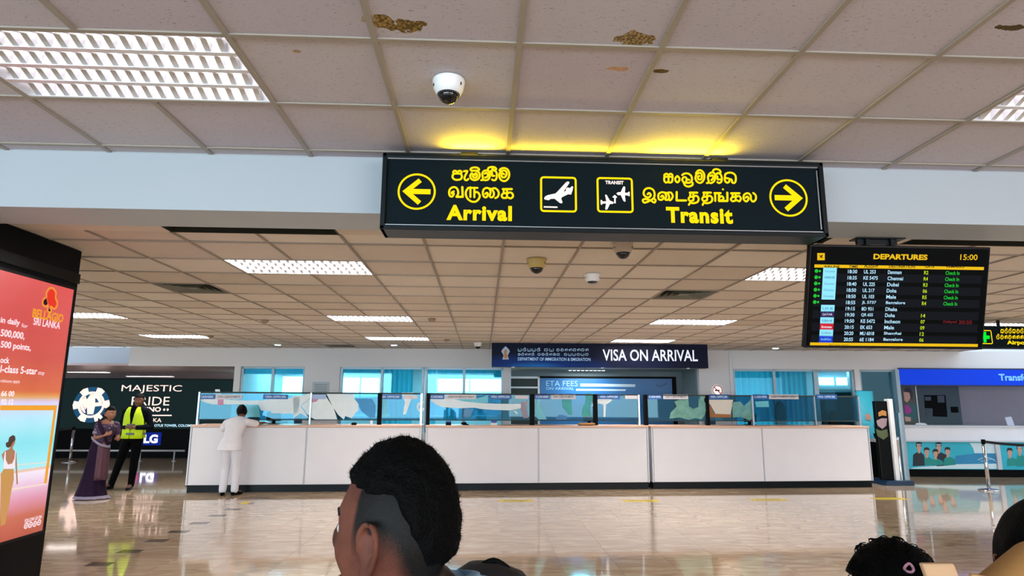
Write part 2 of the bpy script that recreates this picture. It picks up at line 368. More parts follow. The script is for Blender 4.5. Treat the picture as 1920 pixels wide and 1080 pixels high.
def ceiling(name, x0g, y0g, h, ir, jr, ylo, yhi, lights, holes, mt, mg, split, w, slope=None):
    # backing slab above, tiles and runners below
    c = struct(MB().box(x0g+.6*ir[0], x0g+.6*ir[1], ylo, yhi, h+.35, h+.4).obj(name, M_dark))
    tm = MB().add([(-.3, -.3, 0), (.3, -.3, 0), (.3, .3, 0), (-.3, .3, 0), (-.3, -.3, .015), (.3, -.3, .015), (.3, .3, .015), (-.3, .3, .015)],
                  [(0, 3, 2, 1), (4, 5, 6, 7), (0, 1, 5, 4), (1, 2, 6, 5), (2, 3, 7, 6), (3, 0, 4, 7)]).mesh('ceiling_tile', mt)
    st = MB()
    for j in range(*jr):
        ya = max(ylo, y0g+.6*j); yb = min(yhi, y0g+.6*(j+1))
        if yb-ya < .02: continue
        for i in range(*ir):
            if (i, j) in lights or (i, j) in holes: continue
            xa = x0g+.6*i
            if split(xa+.3, (ya+yb)/2):
                o = link('ceiling_tile', tm, c); o.location = (xa+.3, (ya+yb)/2, h+.004+random.uniform(0, .0025)); o.scale = (1, (yb-ya)/.6, 1)
            else: st.box(xa, xa+.6, ya, yb, h+.004, h+.019)
    if st.v: tag(st.obj('ceiling_tiles', mt, c), kind='stuff')
    dead = {(i, j) for (i, j) in lights if (i-1, j) in lights}
    for i in range(ir[0], ir[1]+1):
        x = x0g+.6*i; b = MB(); a = ylo
        for j in sorted(jj for ii, jj in dead if ii == i):
            b.box(x-w/2, x+w/2, a, y0g+.6*j, h-.004, h+.004); a = y0g+.6*(j+1)
        b.box(x-w/2, x+w/2, a, yhi, h-.004, h+.004).obj('grid_runner', mg, c)
    for j in range(jr[0], jr[1]+1):
        y = y0g+.6*j
        if y < ylo or y > yhi: continue
        MB().box(x0g+.6*ir[0], x0g+.6*ir[1], y-w/2, y+w/2, h-.0038, h+.0042).obj('grid_runner', mg, c)
    return c
ceil_n = ceiling('ceiling', X0N, Y0N, HN, (-11, 12), (-3, 4), 0.0, YG, NL, set(), M_tile_near, M_grid, lambda x, y: y > 1.6 and abs(x) < 5.2, .024)
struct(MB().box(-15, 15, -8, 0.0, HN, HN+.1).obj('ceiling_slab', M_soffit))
FL = [(-4, 1), (-4, 7), (-4, 12), (4, 7), (4, 12), (4, 1), (-11, 7), (-11, 12), (12, 7), (12, 12)]
VN = [(-6, 3), (3, 3), (-6, 15)]
FLs = {(i+a, j) for i, j in FL for a in (0, 1)}
slots = [(-4, -1), (-1, -1), (2, -1), (5, -1)]
ceil_f = ceiling('ceiling_hall', X0F, Y0F, HF, (-16, 18), (-1, 17), 4.5, 14.95, FLs, set(VN), M_tile_far, M_grid_far, lambda x, y: y < 9.7 and -y*.9 < x < y*.85, .020)
# strip between the beam and the first runner: plain strips between dark linear slot diffusers
M_slot = mat('olive_slot', '#2a2b22', 0.8)
xs = X0F+.6*-16
for i, j in slots:
    xa = X0F+.6*i
    MB().box(xs, xa, 4.25, 4.5, HF+.002, HF+.02).obj('edge_strip', M_tile_far, ceil_f)
    t = tag(empty('slot_diffuser', (xa+.6, 4.375, HF)), {-4: 'long dark slot diffuser left of the arrival and transit sign', -1: 'long dark slot diffuser just beneath the middle of the arrival sign',
            2: 'long dark slot diffuser beneath the right end of the transit sign', 5: 'long dark slot diffuser right above the departures board'}[i], 'air vent', 'dark linear slot diffusers')
    MB().box(-.6, .6, -.125, .125, .15, .16).obj('back', M_slot, t)
    f = MB(); f.box(-.6, .6, -.125, -.115, -.002, .15); f.box(-.6, .6, .115, .125, -.002, .15); f.box(-.6, -.59, -.115, .115, -.002, .15); f.box(.59, .6, -.115, .115, -.002, .15); f.obj('frame', M_slot, t)
    for k in (-.04, .04): MB().box(-.59, .59, k-.004, k+.004, .02, .12).obj('blade', M_slot, t)
    xs = xa+1.2
MB().box(xs, X0F+.6*18, 4.25, 4.5, HF+.002, HF+.02).obj('edge_strip', M_tile_far, ceil_f)
nlab = {-4: 'large bright louvred light in the near ceiling, upper left', 4: 'louvred light at the right edge of the near ceiling'}
for i, j in near_lights: fixture('ceiling_light', X0N+.6*i, X0N+.6*i+1.2, Y0N+.6, Y0N+1.2, HN, nlab[i], 18)
flab = {(-4, 1): 'wide louvred ceiling light just past the beam, left of the cameras', (-4, 7): 'louvred ceiling light mid-hall, left of centre', (-4, 12): 'farthest louvred ceiling light left of the visa sign',
        (4, 7): 'louvred ceiling light mid-hall beyond the right air vent', (4, 12): 'farthest louvred ceiling light directly above the visa sign', (4, 1): 'louvred ceiling light partly behind the departures board, left edge',
        (-11, 7): 'louvred ceiling light beside the black advertising column', (-11, 12): 'far louvred ceiling light above the left soffit', (12, 7): 'louvred ceiling light above the small airport sign at right', (12, 12): 'far louvred ceiling light over the transfer desk hidden by the board'}
for i, j in FL: fixture('ceiling_light', X0F+.6*i, X0F+.6*i+1.2, Y0F+.6*j, Y0F+.6*j+.6, HF, flab[(i, j)], 16)
def vent(i, j, label):
    t = tag(empty('air_vent', (X0F+.6*i+.3, Y0F+.6*j+.3, HF)), label, 'air vent', 'square ceiling diffusers')
    MB().box(-.29, .29, -.29, .29, .12, .13).obj('back', M_slot, t)
    mt = mat('diffuser_grey', '#6e6d5f', 0.5)
    for k, r in enumerate((.285, .22, .16, .10)):
        q = MB()
        for a in range(4):
            c, s = round(math.cos(a*math.pi/2)), round(math.sin(a*math.pi/2))
            ps = [(-r, -r, 0), (r, -r, 0), (r-.035, -r+.035, .05), (-r+.035, -r+.035, .05)]
            ps = ps+[(x, y+.004, z+.004) for x, y, z in ps]
            q.add([(x*c-y*s, x*s+y*c, z) for x, y, z in ps], [(0, 1, 2, 3), (7, 6, 5, 4), (0, 4, 5, 1), (1, 5, 6, 2), (2, 6, 7, 3), (3, 7, 4, 0)])
        q.obj('frame' if k == 0 else 'vane_ring', mt, t)
    MB().box(-.06, .06, -.06, .06, .0, .05).obj('centre_plate', mt, t)
for (i, j), l in zip(VN, ('square four-way air vent left, beyond the slot diffuser', 'square four-way air vent right, left of the departures board', 'small far air vent by the left downlight')): vent(i, j, l)
# ------------------------------------------------------------------ beam
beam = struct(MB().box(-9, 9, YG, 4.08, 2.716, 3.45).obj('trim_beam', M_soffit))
M_dome = mat('tinted_dome', '#05080a', 0.05); M_camw = mat('camera_white', '#e6e8ea', 0.35); M_camy = mat('camera_yellowed', '#b99f5e', 0.4)
def dome(x, y, h, r, mb, label, k=1.0):
    t = tag(empty('dome_camera', (x, y, h)), label, 'security camera', 'ceiling dome cameras')
    MB().lathe((0, 0, 0), [(r*1.0, 0.0), (r*1.02, -.004), (r, -.25*r), (r*.93, -.6*r), (r*.78, -.9*r), (r*.66, -1.0*r)], 28).obj('housing', mb, t, True)
    MB().ellipsoid((0, 0, -.98*r), (r*.64, r*.64, r*.55*k), 24, 14).obj('dome', M_dome, t, True)
    MB().lathe((0, 0, 0), [(r*.70, -.93*r), (r*.71, -.97*r), (r*.66, -1.0*r)], 24).obj('dome_ring', M_blackm, t, True)
    for a in (-35, 200): MB().ellipsoid((r*.95*math.cos(math.radians(a)), r*.95*math.sin(math.radians(a)), -.45*r), (.004, .004, .009)).obj('screw_slot', M_blackm, t)
p = at(841, 145, Z=HN); dome(p.x, p.y+.03, HN, .074, M_camw, 'large white dome camera on the near ceiling above the arrival sign')
dome(.443, 5.2, HF, .082, M_camy, 'yellowed dome camera beneath the middle of the arrival sign')
dome(1.053, 4.62, HF, .078, mat('camera_beige', '#c2b3a6', .5), 'beige dome camera just under the transit sign edge')
dome(1.024, 5.80, HF, .075, M_camw, 'white dome camera with a shallow dome, behind the beige one', .4)
dome(-.111, 12.95, HF, .085, M_camw, 'tiny far white dome camera left of the visa sign')
for k, (x, y, l) in enumerate([(-4.429, 13.80, 'round downlight left of the far windows'), (-1.91, 13.6, 'round downlight between the far windows'), (6.387, 13.5, 'round downlight left of the departures board, by the far wall')]):
    t = tag(empty('downlight', (x, y, HF)), l, 'downlight', 'round downlights')
    MB().lathe((0, 0, 0), [(.085, -.001), (.085, -.012), (.065, -.014)], 20).obj('rim', M_camw, t)
    MB().lathe((0, 0, 0), [(.062, -.013), (.060, -.018)], 20).obj('lens', glow('cool_led', '#d8f6ff', 14), t)
for k, (px, py, l) in enumerate([(810, 598, 'smoke detector right of the mid-hall left light'), (497, 600, 'rust-stained smoke detector mid ceiling left'), (838, 636, 'far smoke detector right of the farthest left light'), (395, 630, 'smoke detector at the end of the far left light')]):
    p = at(px, py, Z=HF); t = tag(empty('smoke_detector', (p.x, p.y, HF)), l, 'smoke detector', 'ceiling smoke detectors')
    MB().lathe((0, 0, 0), [(.055, -.001), (.055, -.018), (.035, -.04), (.015, -.045)], 16).obj('cover', mat('aged_plastic', '#8d7862', .5), t, True)
# ------------------------------------------------------------------ arrival / transit sign
M_signf = mat('sign_frame_metal', '#050f13', 0.4, spec=.2); M_signp = mat('sign_panel', '#05141a', 0.5, spec=.08)
G_yel = glow('sign_yellow', '#ffd400', 1.0, '#3a3000'); G_wht = glow('sign_white', '#ffece4', .95, '#333333')
SG = Frame((at(718, 292, Y=3.50).x, 3.50, 0), (1, 0.0, 0))
def poly_px(mb, F, pts, y, d=0.0, off=(0, 0), k=1.0):
    q = [F.hit(off[0]+x*k, off[1]+z*k, d) for x, z in pts]; n = len(q)
    ar = sum(q[i][0]*q[(i+1) % n][1]-q[(i+1) % n][0]*q[i][1] for i in range(n))
    if ar < 0: q = q[::-1]
    return mb.add([(x, y, z) for x, z in q], [tuple(range(n))])
def text_px(mb, F, s, x0, y0, x1, y1, y, bold=0.0, d=0.0, **k):
    """lettering filling a box given by its left/right and top/bottom edges on plane F"""
    xm = (x0+x1)/2; ym = (y0+y1)/2
    a = F.hit(x0, ym, d)[0]; b = F.hit(x1, ym, d)[0]; t = F.hit(xm, y0, d)[1]; u = F.hit(xm, y1, d)[1]
    return text_mb(mb, s, a, u, b, t, y, bold, **k)
def stroke_px(mb, F, pts, w, y, off, k, d=0.0, curve=True):
    q = [F.hit(off[0]+x*k, off[1]+z*k, d) for x, z in pts]
    return stroke(mb, q, w, y, curve)
x0, zt = SG.hit(718, 294); x1, _ = SG.hit(1547, 370); zt = 3.022; zb = SG.hit(1130, 436)[1]-.005
sg = tag(empty('hanging_sign', SG.M.copy()), 'long black illuminated sign reading Arrival and Transit in yellow', 'sign')
b = MB(); b.box(x0, x1, .03, .19, zb+.01, zt-.01); b.obj('casing', M_signf, sg)
b = MB(); fw = .028
b.box(x0, x1, -.01, .19, zt-fw, zt); b.box(x0, x1, -.01, .19, zb, zb+fw); b.box(x0, x0+fw, -.01, .19, zb, zt); b.box(x1-fw, x1, -.01, .19, zb, zt)
bevel(b.obj('frame', M_signf, sg), .006)
MB().box(x0+fw, x1-fw, .012, .03, zb+fw, zt-fw).obj('face_panel', M_signp, sg)
MB().box(x0+fw, x1-fw, .0, .012, zb+fw, zb+fw+.006).box(x0+fw, x1-fw, .0, .012, zt-fw-.006, zt-fw).box(x1-fw-.012, x1-fw-.006, .002, .010, zb+fw+.02, zt-fw-.02).obj('inner_bead', M_alu, sg)
for x in (x0+.5, x1-.6): MB().box(x-.05, x+.05, .06, .14, zt, HN-.004).obj('ceiling_bracket', M_signf, sg)
TY = .010
TW = .0200
G1 = [[(250, 290), (260, 255), (300, 243), (350, 268), (400, 243), (448, 262), (446, 300), (400, 312), (290, 312), (240, 350), (240, 410), (290, 455), (360, 462), (430, 445), (458, 400), (450, 340), (410, 308)],
 [(508, 255), (590, 250), (560, 320), (525, 400), (530, 455), (575, 472), (615, 440)],
 [(700, 300), (662, 350), (668, 410), (710, 455), (775, 468), (845, 445), (885, 385), (885, 315), (845, 265), (775, 240), (700, 245), (668, 215), (690, 180), (770, 162), (850, 180), (875, 215)],
 [(735, 325), (722, 370), (745, 405), (795, 408), (825, 375), (820, 325), (785, 303)], [(772, 325), (772, 350)], [(690, 240), (860, 240)],
 [(925, 470), (965, 455), (960, 380), (955, 300), (1000, 245), (1080, 238), (1120, 290), (1130, 380), (1090, 455), (1020, 470), (970, 460)],
 [(1010, 315), (1050, 290), (1085, 330), (1070, 390), (1020, 405)], [(1130, 300), (1150, 250), (1230, 235), (1290, 280), (1300, 370), (1280, 450), (1230, 475), (1185, 455)], [(1185, 285), (1185, 360), (1240, 365)],
 [(1085, 225), (1100, 175), (1180, 150), (1255, 165), (1285, 205), (1240, 225), (1190, 190)],
 [(1365, 235), (1400, 195), (1480, 178), (1560, 215), (1598, 310), (1580, 420), (1500, 490), (1410, 470), (1362, 390), (1365, 310), (1410, 250)], [(1400, 270), (1450, 235), (1520, 255), (1535, 330), (1500, 395), (1440, 400), (1410, 350), (1440, 300), (1475, 330)],
 # second line
 [(215, 790), (240, 770), (265, 800), (225, 865), (170, 845), (152, 770), (170, 690), (240, 640), (320, 650), (365, 720), (368, 800), (330, 868)], [(215, 765), (265, 740)],
 [(665, 640), (665, 875)], [(610, 655), (835, 655)], [(760, 650), (760, 880)], [(760, 790), (800, 755), (855, 775), (890, 850), (860, 930), (790, 985), (700, 985), (610, 930), (560, 840), (560, 740), (610, 660)],
 [(1025, 800), (1060, 770), (1085, 810), (1050, 880), (995, 870), (965, 800), (980, 700), (1050, 655), (1120, 680), (1150, 760), (1130, 850), (1175, 885), (1225, 840), (1225, 760), (1180, 690), (1120, 670)],
 [(1180, 680), (1250, 662), (1320, 710), (1348, 790), (1320, 870), (1265, 900)],
 [(1545, 685), (1545, 890)], [(1545, 790), (1460, 785), (1418, 840), (1450, 895), (1530, 895)], [(1545, 790), (1620, 765), (1680, 800), (1685, 870), (1630, 908), (1580, 890)], [(1470, 690), (1465, 780)]]
G1s = [[(330, 870), (480, 870), (470, 635)], [(1445, 685), (1660, 685)]]
G2 = [[(385, 225), (420, 203), (452, 225), (480, 205), (512, 225), (512, 300), (500, 335), (465, 342), (445, 330)], [(388, 240), (385, 310), (410, 342), (440, 335)], [(395, 252), (505, 252)], [(452, 275), (452, 330)],
 [(590, 240), (560, 270), (560, 310), (590, 340), (620, 310), (620, 270), (590, 240)],
 [(665, 225), (700, 203), (760, 203), (810, 245), (815, 310), (780, 345), (700, 340), (665, 300), (690, 258), (730, 270), (730, 325)], [(690, 350), (715, 390), (770, 405), (825, 380), (828, 345)], [(735, 290), (775, 300)],
 [(880, 200), (915, 155), (965, 155), (1008, 210), (1005, 290), (960, 345), (905, 335), (872, 280), (885, 220)], [(905, 205), (945, 190), (975, 230), (960, 290), (920, 290), (912, 250), (935, 240)],
 [(1050, 350), (1080, 335), (1068, 260), (1095, 200), (1150, 185), (1180, 230), (1170, 310), (1120, 350), (1080, 340)], [(1105, 240), (1140, 230), (1150, 270), (1120, 305)], [(1180, 240), (1210, 200), (1260, 210), (1285, 270), (1275, 330), (1240, 350), (1215, 335)], [(1215, 245), (1218, 292), (1255, 292)],
 [(1145, 185), (1155, 145), (1205, 132), (1255, 155), (1262, 190), (1215, 195)],
 [(1335, 215), (1375, 192), (1440, 190), (1495, 230), (1502, 310), (1480, 348), (1445, 340), (1440, 300), (1400, 285)], [(1335, 230), (1333, 310), (1365, 345), (1400, 325), (1400, 285), (1350, 272)],
 [(125, 525), (150, 505), (175, 540), (140, 575), (90, 560), (62, 510), (85, 450), (150, 428), (215, 460), (235, 530), (215, 590), (130, 640), (70, 655), (50, 615), (90, 600), (170, 620), (230, 655), (250, 615), (215, 590)],
 [(335, 565), (360, 545), (375, 580), (345, 612), (300, 600), (295, 530), (340, 495), (395, 505), (415, 560), (400, 605), (440, 612), (462, 570), (440, 515), (400, 500)], [(440, 500), (490, 500), (518, 550), (500, 600), (470, 620)],
 [(840, 500), (842, 610)], [(842, 565), (785, 568), (765, 600), (790, 632), (840, 618)], [(842, 560), (890, 550), (922, 590), (905, 645), (840, 665), (790, 660), (770, 690)], [(795, 505), (790, 560)],
 [(1053, 500), (1055, 610)], [(1055, 565), (998, 568), (978, 600), (1003, 632), (1053, 618)], [(1055, 560), (1103, 550), (1135, 590), (1118, 645), (1053, 665), (1003, 660), (985, 692)], [(1008, 505), (1003, 560)],
 [(1180, 510), (1182, 630)], [(1240, 580), (1280, 555), (1310, 580), (1300, 610), (1250, 625)], [(1302, 448), (1303, 449)],
 [(1500, 510), (1502, 625)], [(1500, 565), (1450, 572), (1425, 605), (1455, 635), (1500, 620)], [(1500, 570), (1550, 552), (1582, 590), (1560, 635), (1525, 620)], [(1455, 515), (1450, 565)],
 [(1655, 580), (1685, 560), (1702, 600), (1665, 638), (1625, 600), (1632, 535), (1690, 508), (1735, 545), (1738, 600), (1770, 640), (1812, 610), (1815, 545), (1775, 505)]]
G2s = [[(580, 490), (578, 622), (725, 622)], [(785, 500), (900, 500)], [(998, 500), (1113, 500)], [(1170, 508), (1265, 508)], [(1240, 510), (1240, 630), (1372, 630), (1370, 500)], [(1430, 510), (1560, 510)]]
m = MB()
for g in G1: stroke_px(m, SG, g, .0118, TY, (830, 300), .078125)
for g in G1s: stroke_px(m, SG, g, .0130, TY, (830, 300), .078125, curve=False)
for g in G2: stroke_px(m, SG, g, .0118, TY, (1200, 300), .12036)
for g in G2s: stroke_px(m, SG, g, .0130, TY, (1200, 300), .12036, curve=False)
text_px(m, SG, 'Arrival', 837, 384, 960, 413, TY, bold=.045, spacing=1.12)
text_px(m, SG, 'Transit', 1250, 388, 1375, 418, TY, bold=.045, spacing=1.12)
m.obj('yellow_lettering', G_yel, sg)
def ring(mb, cx, cz, r, w, y, n=40):
    vs = []; fs = []
    for k in range(n):
        a = 2*math.pi*k/n
        vs += [(cx+(r-w/2)*math.cos(a), y, cz+(r-w/2)*math.sin(a)), (cx+(r+w/2)*math.cos(a), y, cz+(r+w/2)*math.sin(a))]
    for k in range(n):
        j = (k+1) % n; fs.append((2*k, 2*k+1, 2*j+1, 2*j))
    return mb.add(vs, fs)
for (px, py, s, nm) in ((781, 358, -1, 'arrow_roundel'), (1480, 370, 1, 'arrow_roundel')):
    cx, cz = SG.hit(px, py); r = (SG.hit(px+34, py)[0]-cx); m = MB(); ring(m, cx, cz, r, .0115, TY)
    k = r/34
    P = [(-27, 0), (3, 26), (9, 19), (-7, 5), (26, 5), (26, -5), (-7, -5), (9, -19), (3, -26)]
    q = [(cx-s*x*k, cz+z*k) for x, z in P]
    m.add([(x, TY, z) for x, z in q], [(0, 1, 2, 3), (0, 3, 6), (0, 6, 7, 8), (3, 4, 5, 6)]); m.obj(nm, G_yel, sg)
def rrect(mb, F, px0, py0, px1, py1, w, y, rad=.2):
    x0, _ = F.hit(px0, (py0+py1)/2); x1, _ = F.hit(px1, (py0+py1)/2); _, z1 = F.hit((px0+px1)/2, py0); _, z0 = F.hit((px0+px1)/2, py1)
    r = (x1-x0)*rad/2; P = []
    for cx, cz, a0 in ((x1-r, z1-r, 0), (x0+r, z1-r, 90), (x0+r, z0+r, 180), (x1-r, z0+r, 270)):
        for k in range(6): a = math.radians(a0+k*18); P.append((cx, cz, math.cos(a), math.sin(a)))
    n = len(P); vs = []
    for cx, cz, c, s in P: vs += [(cx+c*r, y, cz+s*r), (cx+c*(r-w), y, cz+s*(r-w))]
    return mb.add(vs, [(2*k, 2*((k+1) % n), 2*((k+1) % n)+1, 2*k+1) for k in range(n)])
for q_ in ((1013, 330, 1082, 397), (1119.5, 331.5, 1188, 398)): m = MB(); rrect(m, SG, *q_, .0118, TY); m.obj('pictogram_frame', G_yel, sg)
K = 200/1920
m = MB()
def tris(mb, F, pts, y, off, k):
    q = [F.hit(off[0]+x*k, off[1]+z*k) for x, z in pts]
    from mathutils.geometry import tessellate_polygon
    t = tessellate_polygon([[Vector((x, z, 0)) for x, z in q]])
    return mb.add([(x, y, z) for x, z in q], [tuple(i) for i in t])
tris(m, SG, [(195, 490), (215, 455), (260, 430), (400, 400), (430, 375), (590, 200), (625, 182), (655, 195), (645, 225), (550, 365), (585, 360), (595, 310), (625, 290), (660, 305), (700, 268), (722, 280), (710, 350), (700, 370), (685, 420), (630, 415), (525, 465), (505, 490), (530, 560), (515, 580), (480, 572), (385, 495), (310, 500), (285, 523), (210, 510)], TY, (1000, 320), K)
m.obj('landing_aircraft', G_wht, sg); m = MB(); tris(m, SG, [(190, 630), (430, 635), (445, 648), (430, 662), (190, 655)], TY, (1000, 320), K)
m.obj('runway_bar', G_wht, sg); m = MB(); tris(m, SG, [(1500, 400), (1530, 378), (1580, 375), (1620, 285), (1640, 270), (1662, 285), (1655, 385), (1700, 388), (1730, 365), (1742, 375), (1742, 450), (1730, 450), (1700, 435), (1655, 435), (1668, 540), (1650, 550), (1625, 530), (1580, 430), (1530, 430)], TY, (1000, 320), K)
m.obj('aircraft_pictogram', G_wht, sg); m = MB(); tris(m, SG, [(1455, 565), (1430, 545), (1385, 530), (1325, 425), (1300, 420), (1298, 440), (1320, 540), (1260, 545), (1230, 515), (1215, 520), (1218, 600), (1235, 605), (1262, 582), (1315, 582), (1298, 680), (1315, 695), (1340, 685), (1385, 590), (1435, 590)], TY, (1000, 320), K)
m.obj('aircraft_pictogram', G_wht, sg); m = MB(); tris(m, SG, [(1455, 575), (1490, 582), (1490, 478), (1510, 478), (1512, 460), (1472, 425), (1432, 460), (1435, 475), (1462, 478), (1460, 550)], TY, (1000, 320), K)
m.obj('transfer_arrow', G_wht, sg); m = MB(); text_px(m, SG, 'TRANSIT', 1135.5, 337.8, 1170, 344.5, TY, bold=.04)
m.obj('white_lettering', G_wht, sg)
# lamps inside the casing leak yellow light upwards through its open top
for x, e, w in ((SG.hit(885, 300)[0], 1.7, .25), (SG.hit(1290, 300)[0], 2.6, .45), (SG.hit(1100, 300)[0], .9, .9)):
    area('casing_lamp', (x, .020, zt+.008), (math.radians(180+58), 0, 0), w, .02, e, (1.0, .72, .02), sg)
# ------------------------------------------------------------------ departures board
TL = at(1520, 458, Y=4.02); TR = at(1858, 460, Y=4.02)
up = Vector((0, -math.sin(math.radians(15)), math.cos(math.radians(15))))
u = (TR-TL).normalized(); u.z = 0; BF = Frame(TL, u, up)
bd = tag(empty('departures_board', BF.M.copy()), 'black flat screen listing departures, hanging tilted below the beam', 'screen')
wB = (TR-TL).length; hB = -BF.hit(1677, 654)[1]
bevel(MB().box(0, wB, .004, .05, -hB, 0).obj('housing', M_black, bd), .004)
MB().box(.012, wB-.012, -.0005, .004, -hB+.014, -.014).obj('display_panel', mat('lcd_panel', '#010304', .5, spec=.04), bd)
MB().box(.25, wB-.25, .05, .09, -hB+.12, -.12).obj('rear_casing', M_blackm, bd)
BO = (1480, 430); BK = 440/1901
b = MB()
Mi = BF.M.inverted()
def loc(p): return tuple(Mi @ Vector(p))
cxb = wB*.405
pc = BF.M @ Vector((cxb, .04, 0))
b = MB(); b.box(-.17, .17, -.05, .05, 2.708-pc.z, 2.7158-pc.z); b.box(-.10, -.075, -.03, .03, -.05, 2.708-pc.z); b.box(.075, .10, -.03, .03, -.05, 2.708-pc.z); b.box(-.15, .13, -.012, .012, 2.69-pc.z-.015, 2.708-pc.z)
br = b.obj('ceiling_bracket', M_signf, bd); br.matrix_basis = Mi @ Matrix.Translation((pc.x, pc.y+.03, pc.z))
def bt(mb, s, x0, y0, x1, y1, y=-.0022, **k): text_px(mb, BF, s, BO[0]+x0*BK, BO[1]+y0*BK, BO[0]+x1*BK, BO[1]+y1*BK, y, **k)
def bq(mb, x0, y0, x1, y1, y): poly_px(mb, BF, [(x0, y0), (x1, y0), (x1, y1), (x0, y1)], y, off=BO, k=BK)
G_by = glow('board_yellow', '#e8b800', .85, '#111111'); G_bw = glow('board_pale_blue', '#b9e6ff', .8, '#111111'); G_bg = glow('board_green', '#14c832', .75, '#111111')
G_bl = glow('board_lime', '#b6d818', .8, '#111111'); G_bc = glow('board_cyan', '#8fe4ff', .85, '#111111'); G_br = glow('board_red', '#8e1420', .5, '#111111')
my = MB(); mw = MB(); mg = MB(); ml = MB(); mc = MB(); mr = MB(); mk = MB(); mrow = MB(); mfl = MB(); mde = MB()
BLx = lambda z: BF.hit(BO[0]+200*BK, BO[1]+300*BK)[0]
sx = lambda zx, zy: BF.hit(BO[0]+zx*BK, BO[1]+zy*BK)
a, t1 = sx(203, 284); b_, _ = sx(1577, 284); _, t0 = sx(900, 320)
my.add([(a, -.002, t0), (b_, -.002, t0), (b_, -.002, t1), (a, -.002, t1)], [(0, 1, 2, 3)])
_, t1 = sx(800, 922); _, t0 = sx(800, 945)
my.add([(a, -.002, t0), (b_, -.002, t0), (b_, -.002, t1), (a, -.002, t1)], [(0, 1, 2, 3)])
bq(my, 225, 192, 286, 250, -.002)
bt(my, 'DEPARTURES', 680, 201, 1118, 246, bold=.04, shear=.0); bt(my, '15:00', 1383, 203, 1523, 249, bold=.012)
my.obj('yellow_graphics', G_by, bd)
for s, x0_, x1_ in (('AIRLINE', 278, 406), ('TIME', 480, 553), ('FLIGHT', 608, 718), ('DESTINATION', 805, 1015), ('GATE', 1096, 1172), ('REMARKS', 1270, 1414)): bt(mk, s, x0_, 291, x1_, 312, -.0032, bold=.02)
bt(mk, 'Safety Notice: welcome', 318, 930, 478, 943, -.0032); tris(mk, BF, [(240, 208), (256, 214), (264, 204), (270, 208), (262, 219), (268, 232), (262, 234), (254, 224), (246, 232), (244, 226), (250, 219), (240, 212)], -.0032, BO, BK)
mk.obj('dark_print', M_blackm, bd)
rows = [('18:30', 'UL 253', 'Dammam', 'R2', 'Check In'), ('18:35', 'KE 5475', 'Chennai', 'R4', 'Check In'), ('18:40', 'UL 225', 'Dubai', 'R3', 'Check In'), ('18:50', 'UL 217', 'Doha', '06', 'Check In'),
        ('18:50', 'UL 103', 'Male', 'R5', 'Check In'), ('18:55', 'JL 5737', 'Bangalore', 'R4', 'Check In'), ('19:15', '8D 931', 'Dhaka', '', ''), ('19:30', 'QR 655', 'Doha', '14', ''), ('19:50', 'KE 5472', 'Incheon', '07', 'x'),
        ('20:15', 'EK 653', 'Male', '09', ''), ('20:20', 'MU 6018', 'Shanghai', '12', ''), ('20:55', '6E 1184', 'Bangalore', '06', '')]
_, zr0 = sx(800, 346); _, zr1 = sx(800, 894)
S = lambda zx: sx(zx, 346)[0]
cw = S(500)-S(400); cw /= 100
for k, (tm_, fl, de, ga, re_) in enumerate(rows):
    z = zr0+(zr1-zr0)*k/11; h = .0125
    if k % 2: mrow.add([(S(205), -.0012, z-.0285), (S(1560), -.0012, z-.0285), (S(1560), -.0012, z+.0285), (S(205), -.0012, z+.0285)], [(0, 1, 2, 3)])
    text_mb(mw, tm_, S(473), z-h, S(548), z+h, -.0022, .02); text_mb(mfl, fl, S(602), z-h, S(602+(96 if len(fl) < 7 else 116)), z+h, -.0022, .02)
    text_mb(mde, de, S(797), z-h*1.05, S(797+len(de)*15.5+18), z+h, -.0022, .02)
    if ga: text_mb(ml, ga, S(1090), z-h, S(1090+35), z+h, -.0022, .02)
    if re_ == 'x': text_mb(mr, 'Delayed', S(1275), z-h, S(1385), z+h, -.0022, .02); text_mb(mr, '20:20', S(1400), z-h, S(1510), z+h, -.0022, .02)
    elif re_: text_mb(mg, re_, S(1264), z-h, S(1378), z+h, -.0022, .02)
    if k < 6:
        for cx_, r_ in ((218, .0125), (245, .008)):
            n = 14; mg.add([(S(cx_)+r_*math.cos(2*math.pi*i/n), -.0022, z+r_*math.sin(2*math.pi*i/n)) for i in range(n)], [tuple(range(n))])
    if k != 5:
        lc = {7: ('#2a1650', '#e8e8f8', 'QATAR'), 9: ('#c8102e', '#ffffff', 'Emirates'), 11: ('#1338c8', '#7fd0ff', 'IndiGo'), 6: ('#8fe4ff', '#3a80a0', 'US-B'), 1: ('#8fe4ff', '#2a6080', 'KOREAN AIR'), 8: ('#8fe4ff', '#2a6080', 'KOREAN AIR'), 10: ('#8fe4ff', '#6890a0', 'CHINA')}.get(k, ('#8fe4ff', '#5fa8c0', 'SriLankan'))
        q = MB().add([(S(272), -.002, z-.024), (S(382), -.002, z-.024), (S(382), -.002, z+.024), (S(272), -.002, z+.024)], [(0, 1, 2, 3)])
        l = q.obj('airline_logo', glow('logo'+lc[0], lc[0], .85, '#111111'), bd); text_mb(MBt := MB(), lc[2], S(285), z-.008, S(368), z+.008, -.003, .01); MBt.obj('logo_text', glow('lt'+lc[1], lc[1], .8, '#111111'), l)
mrow.obj('row_bands', glow('board_band', '#0a1420', .35, '#020304'), bd); mw.obj('time_column', G_bw, bd); mfl.obj('flight_column', G_bw, bd); mde.obj('destination_column', G_bw, bd); mg.obj('green_text', G_bg, bd); ml.obj('gate_text', G_bl, bd); mr.obj('red_text', G_br, bd)
